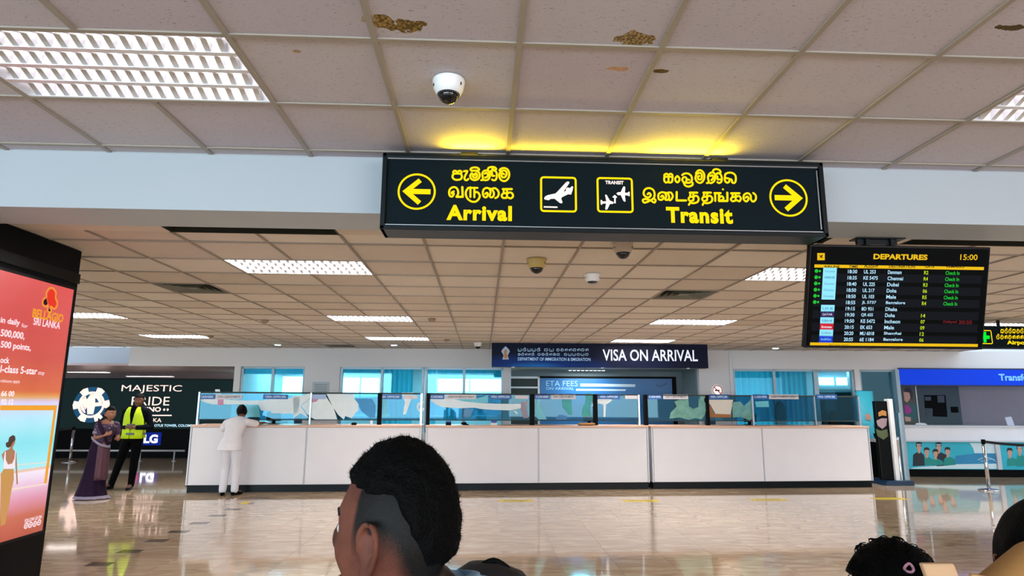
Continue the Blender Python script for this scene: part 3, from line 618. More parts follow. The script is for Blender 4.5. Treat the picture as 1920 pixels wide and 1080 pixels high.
# ------------------------------------------------------------------ small airport sign at right
S2 = Frame((at(1820, 630, Y=8.6).x, 8.6, 0), (1, 0, 0)); s2 = tag(empty('airport_sign', S2.M.copy()), 'small black illuminated sign with a green cross, right of the departures board', 'sign')
zt2 = S2.hit(1880, 611)[1]; zb2 = S2.hit(1880, 653)[1]
MB().box(0, 1.9, .01, .16, zb2, zt2).obj('casing', M_signf, s2); MB().box(.02, 1.88, 0, .01, zb2+.02, zt2-.02).obj('face_panel', M_signp, s2)
for x in (.5, 1.5): MB().box(x-.015, x+.015, .07, .1, zt2, HF).obj('hanger', M_signf, s2)
K2 = 95/1710; O2 = (1825, 600)
m = MB(); rrect(m, S2, 1832, 619, 1860, 645, .012, -.002, .2)
def ss_text(mb, F, px0, px1, py, w, y, seed, n):
    """row of rounded Sinhala-like and Tamil-like letters drawn with a pen"""
    rnd = random.Random(seed); x = px0; st = (px1-px0)/n
    for k in range(n):
        a = st*.8; h = w
        for pts in SIN[rnd.randrange(len(SIN))]: stroke_px(mb, F, [(x+p[0]*a, py+(p[1]-.5)*h) for p in pts], abs(F.hit(px0, py)[0]-F.hit(px0+h*.16, py)[0]), y, (0, 0), 1)
        x += st
SIN = [[[(.1, .1), (.5, .0), (.9, .3), (.9, .8), (.5, 1), (.1, .8), (.2, .4), (.6, .4), (.5, .7)]], [[(.1, .2), (.3, 0), (.5, .2), (.7, 0), (.9, .3), (.8, .9), (.6, 1), (.5, .7)], [(.1, .2), (.1, .9), (.4, .9)]],
       [[(.5, .5), (.3, .3), (.1, .6), (.3, 1), (.8, .9), (.9, .4), (.6, 0), (.2, .1)]], [[(.1, 0), (.1, 1), (.9, 1), (.9, 0)], [(.5, .5), (.5, 1)]], [[(.9, .1), (.4, 0), (.1, .4), (.2, .9), (.7, 1), (.9, .6), (.5, .4)], [(.5, -.3), (.8, -.2)]],
       [[(.1, .5), (.3, .2), (.5, .6), (.3, .9), (.1, .6)], [(.5, .6), (.6, .1), (.9, .2), (.9, .9)]]]
ss_text(m, S2, 1876, 1935, 621, 7, -.002, 3, 8); ss_text(m, S2, 1868, 1935, 632, 7, -.002, 5, 9); text_px(m, S2, 'Airport', 1888, 638.5, 1932, 648, -.002, bold=.035); m.obj('yellow_lettering', G_yel, s2)
m = MB(); tris(m, S2, [(320, 400), (430, 400), (430, 520), (550, 530), (550, 640), (440, 640), (440, 760), (345, 760), (340, 640), (290, 640), (285, 520), (320, 520)], -.002, O2, K2); m.obj('green_cross', glow('sign_green', '#00e830', .9, '#002808'), s2)
# ------------------------------------------------------------------ advertising column at left
XC = -3.29
col = tag(empty('advertising_column', (XC, 4.45, 0)), 'black clad column carrying a bright red casino advertising screen, left edge', 'column')
MB().box(-1.1, 0, -.365, .72, 0, 2.788).box(-1.1, 0, -.72, -.365, 0, 2.714).obj('cladding', M_blackm, col)
MB().box(-1.1, .012, -.72, .725, 2.52, 2.60).obj('shadow_gap_band', M_black, col)
AF = Frame((XC+.06, 4.45, 0), (0, 1, 0))   # the screen looks sideways into the hall: local x runs away along the wall
AF.n = Vector((-1, 0, 0)); AF.M = Matrix(((0, -1, 0, AF.O.x), (1, 0, 0, AF.O.y), (0, 0, 1, 0), (0, 0, 0, 1)))
AM = AF.M
sc_ = empty('screen', None, col); sc_.matrix_basis = col.matrix_basis.inverted() @ AM
ya, yb = -.62, AF.hit(131, 600)[0]; zA = AF.hit(100, 533)[1]; zB = AF.hit(60, 1000)[1]
bz = .022
tag(MB().box(ya-bz, yb+bz, .004, .06, zB-bz, zA+bz).obj('bezel', M_black, sc_), 'black screen bezel')
m_ad = bpy.data.materials.new('advert_print'); m_ad.use_nodes = True; nt = m_ad.node_tree; N = nt.nodes; L = nt.links; pb = N['Principled BSDF']; pb.inputs['Base Color'].default_value = (.02, .02, .02, 1); pb.inputs['Roughness'].default_value = .3
tc = N.new('ShaderNodeTexCoord'); sp = N.new('ShaderNodeSeparateXYZ'); L.new(tc.outputs['Object'], sp.inputs[0])
cr = N.new('ShaderNodeValToRGB'); mr_ = N.new('ShaderNodeMapRange'); mr_.inputs[1].default_value = zB; mr_.inputs[2].default_value = zA; L.new(sp.outputs[2], mr_.inputs[0])
E_ = cr.color_ramp.elements; E_[0].position = 0; E_[0].color = lin('#b8523c'); E_[1].position = 1; E_[1].color = lin('#dc4f4e')
for p_, c_ in ((.08, '#c8664e'), (.14, '#dc90a8'), (.20, '#e8c2dc'), (.245, '#f0e4f4'), (.25, '#f2b28c'), (.262, '#9feaf2'), (.36, '#86e2ec'), (.45, '#b4e8f8'), (.515, '#d8d0f4'), (.535, '#e0a870'), (.545, '#e09040'), (.56, '#d8683c'), (.70, '#d05044'), (.85, '#d24a48')): k = E_.new(p_); k.color = lin(c_)
nz = N.new('ShaderNodeTexNoise'); nz.inputs['Scale'].default_value = 2.5; L.new(tc.outputs['Object'], nz.inputs['Vector'])
L.new(mr_.outputs[0], cr.inputs[0]); mx = N.new('ShaderNodeMix'); mx.data_type = 'RGBA'; mx.blend_type = 'SOFT_LIGHT'; mx.inputs[0].default_value = .35; L.new(cr.outputs[0], mx.inputs[6]); L.new(nz.outputs[0], mx.inputs[7])
L.new(mx.outputs[2], pb.inputs['Emission Color']); pb.inputs['Emission Strength'].default_value = .8*EK
MB().add([(ya, 0, zB), (yb, 0, zB), (yb, 0, zA), (ya, 0, zA)], [(0, 1, 2, 3)]).obj('display', m_ad, sc_)
G_aw = glow('advert_white', '#ffe9f0', .85, '#222222'); G_ao = glow('advert_orange', '#f0a22a', .8, '#222222'); G_ar = glow('advert_red', '#e83018', .8, '#222222'); G_ak = glow('advert_black', '#201814', .5, '#101010')
OA = (0, 500); KA = 140/504
def at_(mb, s, x0, y0, x1, y1, off, k, y=-.003, **kw):
    # baseline follows the receding plane: use the box centre height
    xm, ym = (x0+x1)/2, (y0+y1)/2
    a = AF.hit(off[0]+x0*k, off[1]+ym*k)[0]; b = AF.hit(off[0]+x1*k, off[1]+ym*k)[0]; t = AF.hit(off[0]+xm*k, off[1]+y0*k)[1]; u = AF.hit(off[0]+xm*k, off[1]+y1*k)[1]
    text_mb(mb, s, a, u, b, t, y, **kw)
m = MB()
at_(m, 'in daily', 0, 348, 133, 400, OA, KA, bold=.02); at_(m, 'for', 143, 385, 186, 412, OA, KA); at_(m, '500,000,', 0, 432, 165, 488, OA, KA, bold=.02); at_(m, '500 points,', 0, 512, 207, 570, OA, KA, bold=.02)
at_(m, 'ock', 0, 610, 62, 652, OA, KA, bold=.02); at_(m, 'l-class 5-star', 0, 672, 250, 722, OA, KA, bold=.02); at_(m, 'stay', 254, 708, 298, 738, OA, KA); at_(m, 'nditions apply', 0, 762, 132, 790, OA, KA)
at_(m, '66 00', 5, 838, 94, 876, OA, KA, bold=.03); at_(m, '92 12', 5, 894, 88, 932, OA, KA, bold=.03); at_(m, 'SRI LANKA', 222, 358, 405, 408, OA, KA, bold=.01); at_(m, 'FOLLOW US ON', 200, 905, 332, 935, (0, 760), 150/648, bold=.02)
KB = 150/648; OB = (0, 760)
for cx_, cy_ in ((208, 975), (243, 968), (279, 960), (314, 948)):
    a, b = AF.hit(cx_*KB, 760+cy_*KB); r_ = .021
    ring(m, a, b, r_*.82, r_*.36, -.003, 18); ring(m, a, b, .004, .006, -.003, 8)
m.obj('white_lettering', G_aw, sc_)
m = MB(); at_(m, 'BELLAGIO', 215, 300, 428, 362, OA, KA, bold=.03)
P_ = lambda mb, pts, y, off=OB, k=KB: tris(mb, AF, pts, y, off, k)
stroke_px(m, AF, [(330, 145), (310, 175), (310, 205), (290, 220), (286, 255), (305, 270), (322, 262), (318, 300), (344, 305), (340, 268), (362, 285), (382, 268), (384, 235), (372, 210), (376, 175), (355, 145), (330, 145)], .012, -.003, OA, KA)
P_(m, [(0, 0), (440, 0), (445, 40), (0, 40)], -.0015); P_(m, [(440, 0), (460, 0), (375, 640), (352, 645)], -.0015)
m.obj('orange_frame', G_ao, sc_)
m = MB(); P_(m, [(335, 155), (318, 185), (322, 240), (340, 275), (365, 275), (378, 250), (366, 215), (370, 180), (352, 153)], -.0028, OA, KA); m.obj('red_club', G_ar, sc_)
m = MB(); P_(m, [(310, 212), (292, 230), (292, 252), (308, 262), (318, 250)], -.0028, OA, KA); P_(m, [(330, 278), (322, 302), (340, 304)], -.0028, OA, KA); m.obj('black_spade', G_ak, sc_)
# printed woman seen from behind on the poster
sk = glow('poster_skin', '#b98563', .7, '#222222'); m = MB(); P_(m, [(75, 350), (30, 375), (10, 400), (20, 440), (35, 500), (95, 505), (118, 450), (125, 530), (130, 640), (142, 640), (138, 560), (132, 440), (130, 385), (100, 352), (102, 330), (80, 330)], -.003); P_(m, [(95, 260), (118, 262), (120, 300), (105, 330), (85, 335)], -.003); m.obj('printed_skin', sk, sc_)
m = MB(); P_(m, [(100, 240), (70, 260), (62, 295), (42, 305), (45, 335), (65, 345), (85, 330), (100, 300), (122, 280), (118, 250)], -.0035); m.obj('printed_hair', glow('poster_hair', '#5a4038', .6, '#222222'), sc_)
m = MB(); P_(m, [(35, 375), (42, 375), (42, 440), (60, 480), (95, 470), (112, 430), (118, 370), (124, 372), (120, 460), (115, 510), (25, 515), (25, 440)], -.0038); m.obj('printed_top', glow('poster_top', '#f4e6ee', .8, '#222222'), sc_)
m = MB(); P_(m, [(25, 515), (105, 515), (108, 600), (85, 700), (70, 800), (50, 880), (40, 960), (0, 980), (0, 560)], -.0042); m.obj('printed_skirt', glow('poster_skirt', '#cf9a58', .75, '#222222'), sc_)
m = MB(); P_(m, [(90, 490), (380, 465), (380, 458), (130, 480)], -.0025); P_(m, [(90, 690), (375, 640), (375, 630), (90, 672)], -.0025); m.obj('printed_railing', glow('poster_rail', '#f4dccc', .8, '#222222'), sc_)
# ------------------------------------------------------------------ back wall with windows
DW = .16
M_wallg = mat('grey_office_paint', '#8d9aa5', .6, namt=.04, nscale=2)
bw = struct(MB().obj('wall_back', M_wall))
def wb(name, px0, px1, z0, z1, d0=0, d1=DW, m=None, par=None, py=690):
    a = WALL.hit(px0, py, d0)[0]; b = WALL.hit(px1, py, d0)[0]
    return MB().box(a, b, d0, d1, z0, z1).obj(name, m or M_wall, par)
bw.matrix_basis = WALL.M
zH = 2.365
for nm, a, b, z0, z1 in [('header', 240, 1686, zH, HF), ('pier', 440, 452, 0, zH), ('pier', 572, 638, 0, zH), ('pier', 944, 957, 0, zH), ('pier', 1310, 1374, 0, zH), ('pier', 1601, 1611, 0, zH),
                          ('sill_wall', 452, 572, 0, .9), ('sill_wall', 638, 944, 0, .9), ('sill_wall', 1374, 1530, 0, .9)]:
    wb(nm, a, b, z0, z1, m=M_wall, par=bw)
wb('corner_trim', 1368, 1373, 0, HF, -.02, 0, M_lami, bw)
M_frame = mat('pale_window_frame', '#9fb4c0', .4, .3)
M_cur = mat('teal_curtain', '#55b6ce', .9, namt=.08); M_blind = mat('teal_blind', '#3aa4c2', .8)
G_day = glow('daylit_glazing', '#c8f6ff', 4.5, '#888888')
def window(n, px0, px1, divs, zt=zH, zb=.9, m=M_glass):
    a = WALL.hit(px0, 700)[0]; b = WALL.hit(px1, 700)[0]; w = .05
    o = struct(MB().obj('window_%d' % n, M_frame)); o.matrix_basis = WALL.M
    f = MB(); f.box(a, b, .02, .1, zt-w, zt-.002); f.box(a, b, .02, .1, zb+.002, zb+w); f.box(a, a+w, .02, .1, zb, zt); f.box(b-w, b, .02, .1, zb, zt); f.obj('frame', M_frame, o)
    xs = [a]+[WALL.hit(d, 700)[0] for d in divs]+[b]
    for d in xs[1:-1]: MB().box(d-.028, d+.028, .02, .1, zb, zt).obj('mullion', M_frame, o)
    for i in range(len(xs)-1): MB().box(xs[i]+.02, xs[i+1]-.02, .055, .061, zb+.02, zt-.02).obj('pane', m, o)
    return o
window(1, 452, 572, [511]); window(2, 638, 795, [716]); window(3, 797, 944, [870]); window(4, 1374, 1530, [1452]); window(5, 1530, 1601, [], zb=.02); window(6, 1611, 1683, [], zb=.02, m=M_door_glass)
# rooms behind the windows: grey walls, a lower ceiling and daylit outer windows
rm = struct(MB().obj('wall_offices', M_wallg)); rm.matrix_basis = WALL.M
sA = WALL.hit(440, 690)[0]; sB = WALL.hit(1700, 690)[0]
MB().box(sA, sB+4.4, 3.2, 3.3, 0, 2.8).obj('rear_wall', M_wallg, rm); MB().box(sA, sB+4.4, DW, 3.2, 2.6, 2.65).obj('office_ceiling', M_wallg, rm)
MB().box(sA-.05, sA+.0, DW, 3.3, 0, 2.8).obj('partition', M_wallg, rm)
for x_ in (1.0, 4.6, 8.2, 11.8, 15.5): # unseen fill lights added under the office ceiling to brighten the rooms
    l_ = area('office_lamp', (0, 0, 0), (0, 0, 0), 1.2, .6, 60, (.72, .95, 1.0)); l_.matrix_basis = WALL.M @ Matrix.Translation((x_, 1.9 if not 6 < x_ < 10.5 else 2.3, 2.59))
def dayw(px0, px1, py0, py1, n, d=3.1):
    a = WALL.hit(px0, py0, d); b = WALL.hit(px1, py1, d)
    o = tag(empty('outer_window', WALL.M @ Matrix.Translation((0, d, 0)), None), n, 'window', 'daylit outer windows seen through the offices')
    MB().box(a[0], b[0], 0, .03, b[1], a[1]).obj('bright_pane', G_day, o)
    f = MB(); k = max(2, int((b[0]-a[0])/.75))
    for i in range(k+1): x = a[0]+(b[0]-a[0])*i/k; f.box(x-.02, x+.02, -.03, 0, b[1], a[1])
    f.box(a[0], b[0], -.03, 0, a[1]-.02, a[1]+.03).box(a[0], b[0], -.03, 0, b[1]-.03, b[1]+.01); f.obj('glazing_bars', M_frame, o)
dayw(454, 573, 704, 742, 'bright outer window seen through the leftmost office window'); dayw(640, 712, 707, 745, 'bright outer window behind the second office window')
dayw(820, 942, 709, 735, 'bright outer window behind the third office window'); dayw(1532, 1598, 706, 723, 'bright outer window high behind the glass door'); dayw(1620, 1672, 712, 732, 'bright outer window right of the glass door')
for m_ in (M_cur, M_blind):
    nt = m_.node_tree; pb = nt.nodes['Principled BSDF']; tr = nt.nodes.new('ShaderNodeBsdfTranslucent'); mxs = nt.nodes.new('ShaderNodeMixShader'); mxs.inputs[0].default_value = .55
    nt.links.new(pb.inputs['Base Color'].links[0].from_socket, tr.inputs[0]); nt.links.new(pb.outputs[0], mxs.inputs[1]); nt.links.new(tr.outputs[0], mxs.inputs[2]); nt.links.new(mxs.outputs[0], nt.nodes['Material Output'].inputs[0])
def curtain(px0, px1, z0, z1, m, label, d=.25, folds=14, cat='curtain', nm='curtain', amp=.035):
    a = WALL.hit(px0, 710, d)[0]; b = WALL.hit(px1, 710, d)[0]; n = folds*6; q = MB(); vs = []
    for i in range(n+1):
        t = i/n; x = a+(b-a)*t; y = amp*math.sin(t*folds*2*math.pi)+amp*.4*math.sin(t*folds*5.3+1); vs += [(x, y, z0), (x, y, z1)]
    q.add(vs, [(2*i, 2*i+2, 2*i+3, 2*i+1) for i in range(n)])
    o = q.obj(nm, m, None, True); o.matrix_basis = WALL.M @ Matrix.Translation((0, d, 0))
    return tag(o, label, cat)
curtain(716, 774, .92, 2.34, M_cur, 'teal curtain in the right half of the second office window', folds=6)
curtain(798, 818, .92, 2.34, M_cur, 'narrow teal curtain at the left edge of the third office window', folds=2)
curtain(1376, 1451, .92, 2.34, M_cur, 'teal curtain in the left half of the right-hand office window', folds=7)
curtain(1453, 1512, .92, 2.34, M_cur, 'teal curtain in the right half of the right-hand office window', folds=6)
for a, b, z0, l in ((454, 511, 2.2, 'teal blind rolled up in the left pane of the leftmost window'), (512, 571, 2.2, 'teal blind rolled up in the right pane of the leftmost window'), (640, 715, 2.18, 'teal blind rolled up in the second office window'), (820, 869, 2.12, 'teal blind drawn a third down in the third window, left pane'), (871, 943, 2.12, 'teal blind drawn a third down in the third window, right pane')):
    curtain(a, b, z0, 2.34, M_blind, l, d=.2, folds=5, cat='blind', nm='window_blind', amp=.006)
# glass door pieces: frame band and dark lower panel
a = WALL.hit(1534, 726)[0]; b = WALL.hit(1599, 726)[0]
dr = struct(MB().box(a, b, .10, .14, 1.85, 1.92).obj('door_1', M_lami)); dr.matrix_basis = WALL.M
MB().box(a, b, .10, .13, 0.05, 1.85).obj('door_leaf', M_dark, dr)
# recess under the visa sign
rc = struct(MB().obj('wall_recess', M_wallg)); rc.matrix_basis = WALL.M
ra = WALL.hit(958, 700)[0]; rb = WALL.hit(1309, 700)[0]; RD = 1.3
MB().box(ra, rb, DW, RD, 2.36, 2.40).obj('recess_soffit', mat('grey_green_paint', '#5e6f70', .6), rc)
MB().box(ra, rb, RD, RD+.08, 0, 2.4).obj('recess_back', mat('recess_grey', '#6f8189', .6), rc)
MB().box(rb-.02, rb+.03, DW, RD, 0, 2.4).obj('recess_side', mat('recess_grey', '#6f8189', .6), rc)
t = tag(empty('strip_light', WALL.M @ Matrix.Translation((WALL.hit(1100, 700, .7)[0], .75, 2.359))), 'short strip light on the recess ceiling under the visa sign', 'ceiling light')
MB().box(-.45, .45, -.06, .06, -.012, -.001).obj('housing', M_lami, t)
area('strip_glow', (0, 0, -.03), (0, 0, 0), .9, .08, 14, (.85, .97, 1), t)
for k in range(9): MB().box(-.42+.1*k, -.36+.1*k, -.04, .04, -.018, -.011).obj('lamp_cell', glow('strip_lamp', '#eafcff', 3), t)
RF = WALL.off(RD-.02)
p0 = RF.hit(1013, 709); p1 = RF.hit(1263, 800)
t = tag(empty('fee_poster', RF.M.copy()), 'blue wall poster headed ETA FEES ON ARRIVAL in the recess', 'poster')
G_et = mat('poster_blue', '#1d6aa6', .4)
MB().box(p0[0], p1[0], -.01, .01, 0.95, p0[1]).obj('board', G_et, t)
b = MB(); b.box(p0[0]-.05, p1[0]+.1, -.03, 0, p0[1], p0[1]+.05); b.box(p1[0], p1[0]+.10, -.03, 0, .95, p0[1]); b.obj('frame', M_blackm, t)
M_pt = mat('pale_blue_print', '#9cc8e8', .5); m = MB(); text_px(m, RF, 'ETA FEES', 1024, 714, 1083, 724, -.012, bold=-.005); text_px(m, RF, 'ON ARRIVAL', 1024, 726, 1076, 731, -.012); m.obj('lettering', M_pt, t)
m = MB(); poly_px(m, RF, [(1088, 719), (1191, 720.5), (1191, 725.5), (1088, 724.5)], -.012); poly_px(m, RF, [(1080, 729), (1174, 730), (1172, 733), (1080, 732.5)], -.012); m.obj('white_rules', mat('white_print', '#c8dcea', .5), t)
m = MB(); stroke_px(m, RF, [(1230, 722), (1240, 724), (1250, 718)], .02, -.012, (0, 0), 1); m.obj('swoosh', mat('dark_blue_print', '#234a78', .5), t)
# inner dark glazed partition left of the poster
o = tag(empty('partition_frame', RF.M.copy()), 'white framed dark glazed partition left of the fee poster', 'partition')
a, _ = RF.hit(958, 720); b_, _ = RF.hit(1012, 720); z1 = RF.hit(985, 706)[1]; z2 = RF.hit(985, 725)[1]
f = MB(); f.box(a, b_, -.05, 0, z1-.05, z1); f.box(a, b_, -.05, 0, z2-.04, z2); f.box(b_-.05, b_, -.05, 0, 0, z1); f.obj('frame', M_lami, o); MB().box(a, b_-.05, -.02, 0, 0, z1-.05).obj('dark_pane', M_dark, o)
# notices and no-smoking sign on the wall
t = tag(empty('wall_notice', WALL.M.copy()), 'small grey notice hanging on the wall between the left windows', 'notice')
a = WALL.hit(587, 716); b = WALL.hit(617, 738); MB().box(a[0], b[0], -.012, -.002, b[1], a[1]).obj('sheet', mat('notice_sheet', '#b5c3cb', .6), t)
m = MB()
for k in range(4): z = a[1]-.06-.05*k; m.box(a[0]+.05, b[0]-.05, -.0135, -.012, z-.008, z+.008)
m.obj('printed_lines', mat('notice_ink', '#7f8c96', .6), t); m = MB()
m.bar((a[0], -.007, a[1]), (a[0]-.03, -.007, a[1]+.05), .012); m.bar((b[0], -.007, a[1]), (b[0]+.03, -.007, a[1]+.05), .012); m.obj('clips', M_camw, t)
t = tag(empty('no_smoking_sign', WALL.M.copy()), 'round red and white no smoking sign above the counter screen', 'sign')
c = WALL.hit(1345, 732); r = WALL.hit(1354.5, 732)[0]-c[0]
MB().lathe((c[0], 0, c[1]), [(r, -.012), (r, -.002)], 28, 'y').obj('disc', mat('sign_white', '#d8d4da', .5), t)
m = MB(); ring(m, c[0], c[1], r*.9, r*.16, -.0135); m.add([(c[0]-r*.68, -.0135, c[1]+r*.55), (c[0]-r*.55, -.0135, c[1]+r*.68), (c[0]+r*.68, -.0135, c[1]-r*.55), (c[0]+r*.55, -.0135, c[1]-r*.68)], [(0, 1, 2, 3)]); m.obj('red_ring', mat('sign_red', '#c03048', .5), t)
m = MB(); m.box(c[0]-r*.5, c[0]+r*.4, -.013, -.012, c[1]-.015, c[1]+.015); m.obj('cigarette', M_blackm, t)
# ------------------------------------------------------------------ visa on arrival sign
VF = Frame((at(922, 660, Y=12.95).x, 12.95, 0), (WALL.u.x, WALL.u.y*.4, 0))
vs = tag(empty('visa_sign', VF.M.copy()), 'large dark blue hanging sign reading VISA ON ARRIVAL', 'sign')
a = VF.hit(922, 664)[0]; b = VF.hit(1327, 664)[0]; zt = 2.785; z0 = VF.hit(1125, 689)[1]
MB().box(a, b, .006, .22, z0, zt).obj('casing', mat('sign_casing_navy', '#0a1526', .5), vs)
m_v = bpy.data.materials.new('visa_print'); m_v.use_nodes = True; nt = m_v.node_tree; N = nt.nodes; L = nt.links; pb = N['Principled BSDF']; pb.inputs['Roughness'].default_value = .4; pb.inputs['Specular IOR Level'].default_value = .1
tc = N.new('ShaderNodeTexCoord'); mp = N.new('ShaderNodeMapping'); mp.inputs['Location'].default_value = (-1.0, 0, -z0+.0); mp.inputs['Scale'].default_value = (.55, 1, 3.0)
vl = N.new('ShaderNodeVectorMath'); vl.operation = 'LENGTH'; cr = N.new('ShaderNodeValToRGB'); e = cr.color_ramp.elements; e[0].color = lin('#1c66b0'); e[1].color = lin('#030a22'); e[1].position = .9; k = e.new(.35); k.color = lin('#0a2c6c')
mp2 = N.new('ShaderNodeMapping'); mp2.inputs['Location'].default_value = (-.9*.55, 0, -z0*3); mp2.inputs['Scale'].default_value = (.55, 0, 3.0)
L.new(tc.outputs['Object'], mp2.inputs[0]); L.new(mp2.outputs[0], vl.inputs[0]); L.new(vl.outputs['Value'], cr.inputs[0]); L.new(cr.outputs[0], pb.inputs['Base Color']); L.new(cr.outputs[0], pb.inputs['Emission Color']); pb.inputs['Emission Strength'].default_value = .12
MB().box(a, b, 0, .006, z0, zt).obj('printed_face', m_v, vs)
m = MB(); text_px(m, VF, 'VISA ON ARRIVAL', 1130, 655.5, 1308, 677, -.004, bold=.012); m.obj('white_title', glow('title_white', '#dfe8fa', .75, '#888888'), vs)
m = MB(); ss_text(m, VF, 971, 1015, 656, 4.6, -.003, 11, 5); ss_text(m, VF, 1020, 1040, 656, 4.6, -.003, 21, 2); ss_text(m, VF, 1043, 1105, 656, 4.6, -.003, 13, 8)
ss_text(m, VF, 971, 1003, 664.5, 4, -.003, 14, 5); ss_text(m, VF, 1008, 1051, 664.5, 4, -.003, 15, 6); ss_text(m, VF, 1057, 1105, 664.5, 4, -.003, 16, 6)
text_px(m, VF, 'DEPARTMENT OF IMMIGRATION & EMIGRATION', 971, 670.5, 1107, 676.5, -.003, bold=.01); m.obj('small_lettering', glow('small_white', '#9cc4ea', .6, '#666666'), vs)
m = MB(); tris(m, VF, [(942, 655), (948, 649), (954, 655), (956, 659), (952, 666), (954, 674), (942, 674), (944, 666), (940, 659)], -.003, (0, 0), 1); m.obj('crest', glow('crest_grey', '#8ea0c0', .5, '#666666'), vs)
m = MB(); c_ = VF.hit(948, 660); m.ellipsoid((c_[0], -.004, c_[1]), (.035, .002, .05)); c_ = VF.hit(948, 668); m.ellipsoid((c_[0], -.004, c_[1]), (.045, .002, .045)); m.obj('crest_emblem', mat('crest_gold', '#c08a4a', .5), vs)
for px_ in (962, 1130, 1290): c_ = VF.hit(px_, 689)[0]; MB().box(c_-.03, c_+.03, -.002, .02, z0-.012, z0).obj('edge_clip', M_lami, vs)
# ------------------------------------------------------------------ far left hall: lower ceiling, LED wall
lc = struct(MB().box(-15, -5.6, 14.97, 26, 2.37, 2.42).obj('ceiling_lower', mat('pinkish_panel', '#c3aeb2', .3, namt=.03)))
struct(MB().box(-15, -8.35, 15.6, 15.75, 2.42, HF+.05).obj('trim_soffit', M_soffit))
struct(MB().box(-15, 2, 26, 26.2, 0, 3.4).obj('wall_far', M_wallg)); struct(MB().box(-15.2, -15, -8, 26, 0, 3.4).obj('wall_left', M_wall)); struct(MB().box(15, 15.2, -8, 26, 0, 3.4).obj('wall_right', M_wall))
struct(MB().box(-15, -5.5, 20.9, 26, -.2, 0).obj('floor_far', M_marble))
for (a, b, py, l) in ((128, 198, 697, 'bright linear lamp on the lower ceiling beside the column'), (238, 318, 705, 'bright linear lamp on the lower ceiling above the casino wall')):  # glowing strips added for the bright streaks on the lower ceiling
    p = at(a, py, Z=2.37); q = at(b, py, Z=2.37)
    t = tag(empty('linear_lamp', (p.x, p.y, 2.37)), l, 'ceiling light'); MB().box(0, q.x-p.x, -.12, .12, -.012, -.001).obj('housing', M_lami, t); MB().box(.03, q.x-p.x-.03, -.09, .09, -.018, -.012).obj('lens', M_tube, t)
LW = Frame((at(118, 760, Y=18.5).x, 18.5, 0), (1, 0, 0))
lw = tag(empty('casino_display', LW.M.copy()), 'wide dark wall display advertising a casino with a gear-shaped logo', 'screen')
a = LW.hit(90, 760)[0]; b = LW.hit(452, 760)[0]; zt = LW.hit(280, 710)[1]; zm = LW.hit(280, 804)[1]
MB().box(a, b, .03, .3, 0, zt).obj('plinth_wall', M_blackm, lw); MB().box(a, b, 0, .03, zm, zt-.02).obj('display_face', glow('led_dark', '#1d3234', .42, '#0a0e0e'), lw)
G_pk = glow('led_pink', '#ffd9cf', 1.1, '#444444'); G_cy = glow('led_cyan', '#bfeaff', 1.0, '#444444')
m = MB()
text_px(m, LW, 'MAJESTIC', 228, 722, 341, 737.5, -.004, bold=.0); text_px(m, LW, 'PRIDE', 247, 744, 318, 760, -.004, bold=.0); text_px(m, LW, 'CASINO', 248, 763, 302, 772, -.004, bold=.035)
for cx_ in (308, 314.5): c_ = LW.hit(cx_, 768.2); m.add([(c_[0]-.035, -.004, c_[1]), (c_[0], -.004, c_[1]-.04), (c_[0]+.035, -.004, c_[1]), (c_[0], -.004, c_[1]+.045)], [(0, 1, 2, 3)])
poly_px(m, LW, [(228, 777.8), (322, 777.8), (322, 780), (228, 780)], -.004); text_px(m, LW, 'SRI LANKA', 244, 784, 303, 791.5, -.004, bold=.01); m.obj('pink_lettering', G_pk, lw)
m = MB(); text_px(m, LW, '@ LOTUS TOWER, COLOMBO', 278, 795.2, 366, 801.5, -.004, bold=.02); m.obj('address_lettering', G_cy, lw)
c_ = LW.hit(171.3, 758.8); R_ = LW.hit(205.5, 758.8)[0]-c_[0]
m = MB(); n = 40; m.add([(c_[0]+R_*.99*math.cos(2*math.pi*k/n), -.002, c_[1]+R_*.99*math.sin(2*math.pi*k/n)) for k in range(n)], [tuple(range(n))]); m.obj('logo_disc', glow('led_blue', '#1d5276', .75, '#101820'), lw)
m = MB(); ring(m, c_[0], c_[1], R_*.67, R_*.13, -.004)
for k in range(6):
    th = math.radians(60*k+2); vs_ = []
    for (rr, da) in ((.68, -15), (.68, 15), (.99, 14), (1.02, 0), (.99, -14)): vs_.append((c_[0]+R_*rr*math.cos(th+math.radians(da)), -.0045, c_[1]+R_*rr*math.sin(th+math.radians(da))))
    m.add(vs_, [tuple(range(5))])
m.obj('logo_gear', G_pk, lw)
m = MB(); LO = (120, 710); LK = 1/12
tris(m, LW, [(490, 395), (515, 470), (600, 350), (640, 345), (660, 800), (525, 800), (520, 640), (480, 700), (420, 560), (490, 770), (450, 765), (385, 690), (365, 600), (385, 500)], -.004, LO, LK)
tris(m, LW, [(640, 345), (720, 350), (800, 400), (850, 480), (865, 610), (700, 625), (660, 800), (650, 800)], -.0045, LO, LK); m.obj('logo_monogram', G_pk, lw)
m = MB(); tris(m, LW, [(705, 440), (740, 450), (790, 530), (705, 540)], -.006, LO, LK); m.obj('logo_counter', glow('led_blue', '#1d5276', .75), lw)
m = MB(); text_px(m, LW, 'LG', 269, 815, 295, 831, .022, bold=.035); m.obj('brand_lettering', glow('lg_white', '#ffffff', 2.2), lw)
a2 = LW.hit(263, 811); b2 = LW.hit(300, 835); MB().box(a2[0], b2[0], .024, .0299, b2[1], a2[1]).obj('blue_backlight', glow('lg_blue', '#0a2490', .7), lw)  # dim blue box paints the glow around the brand letters
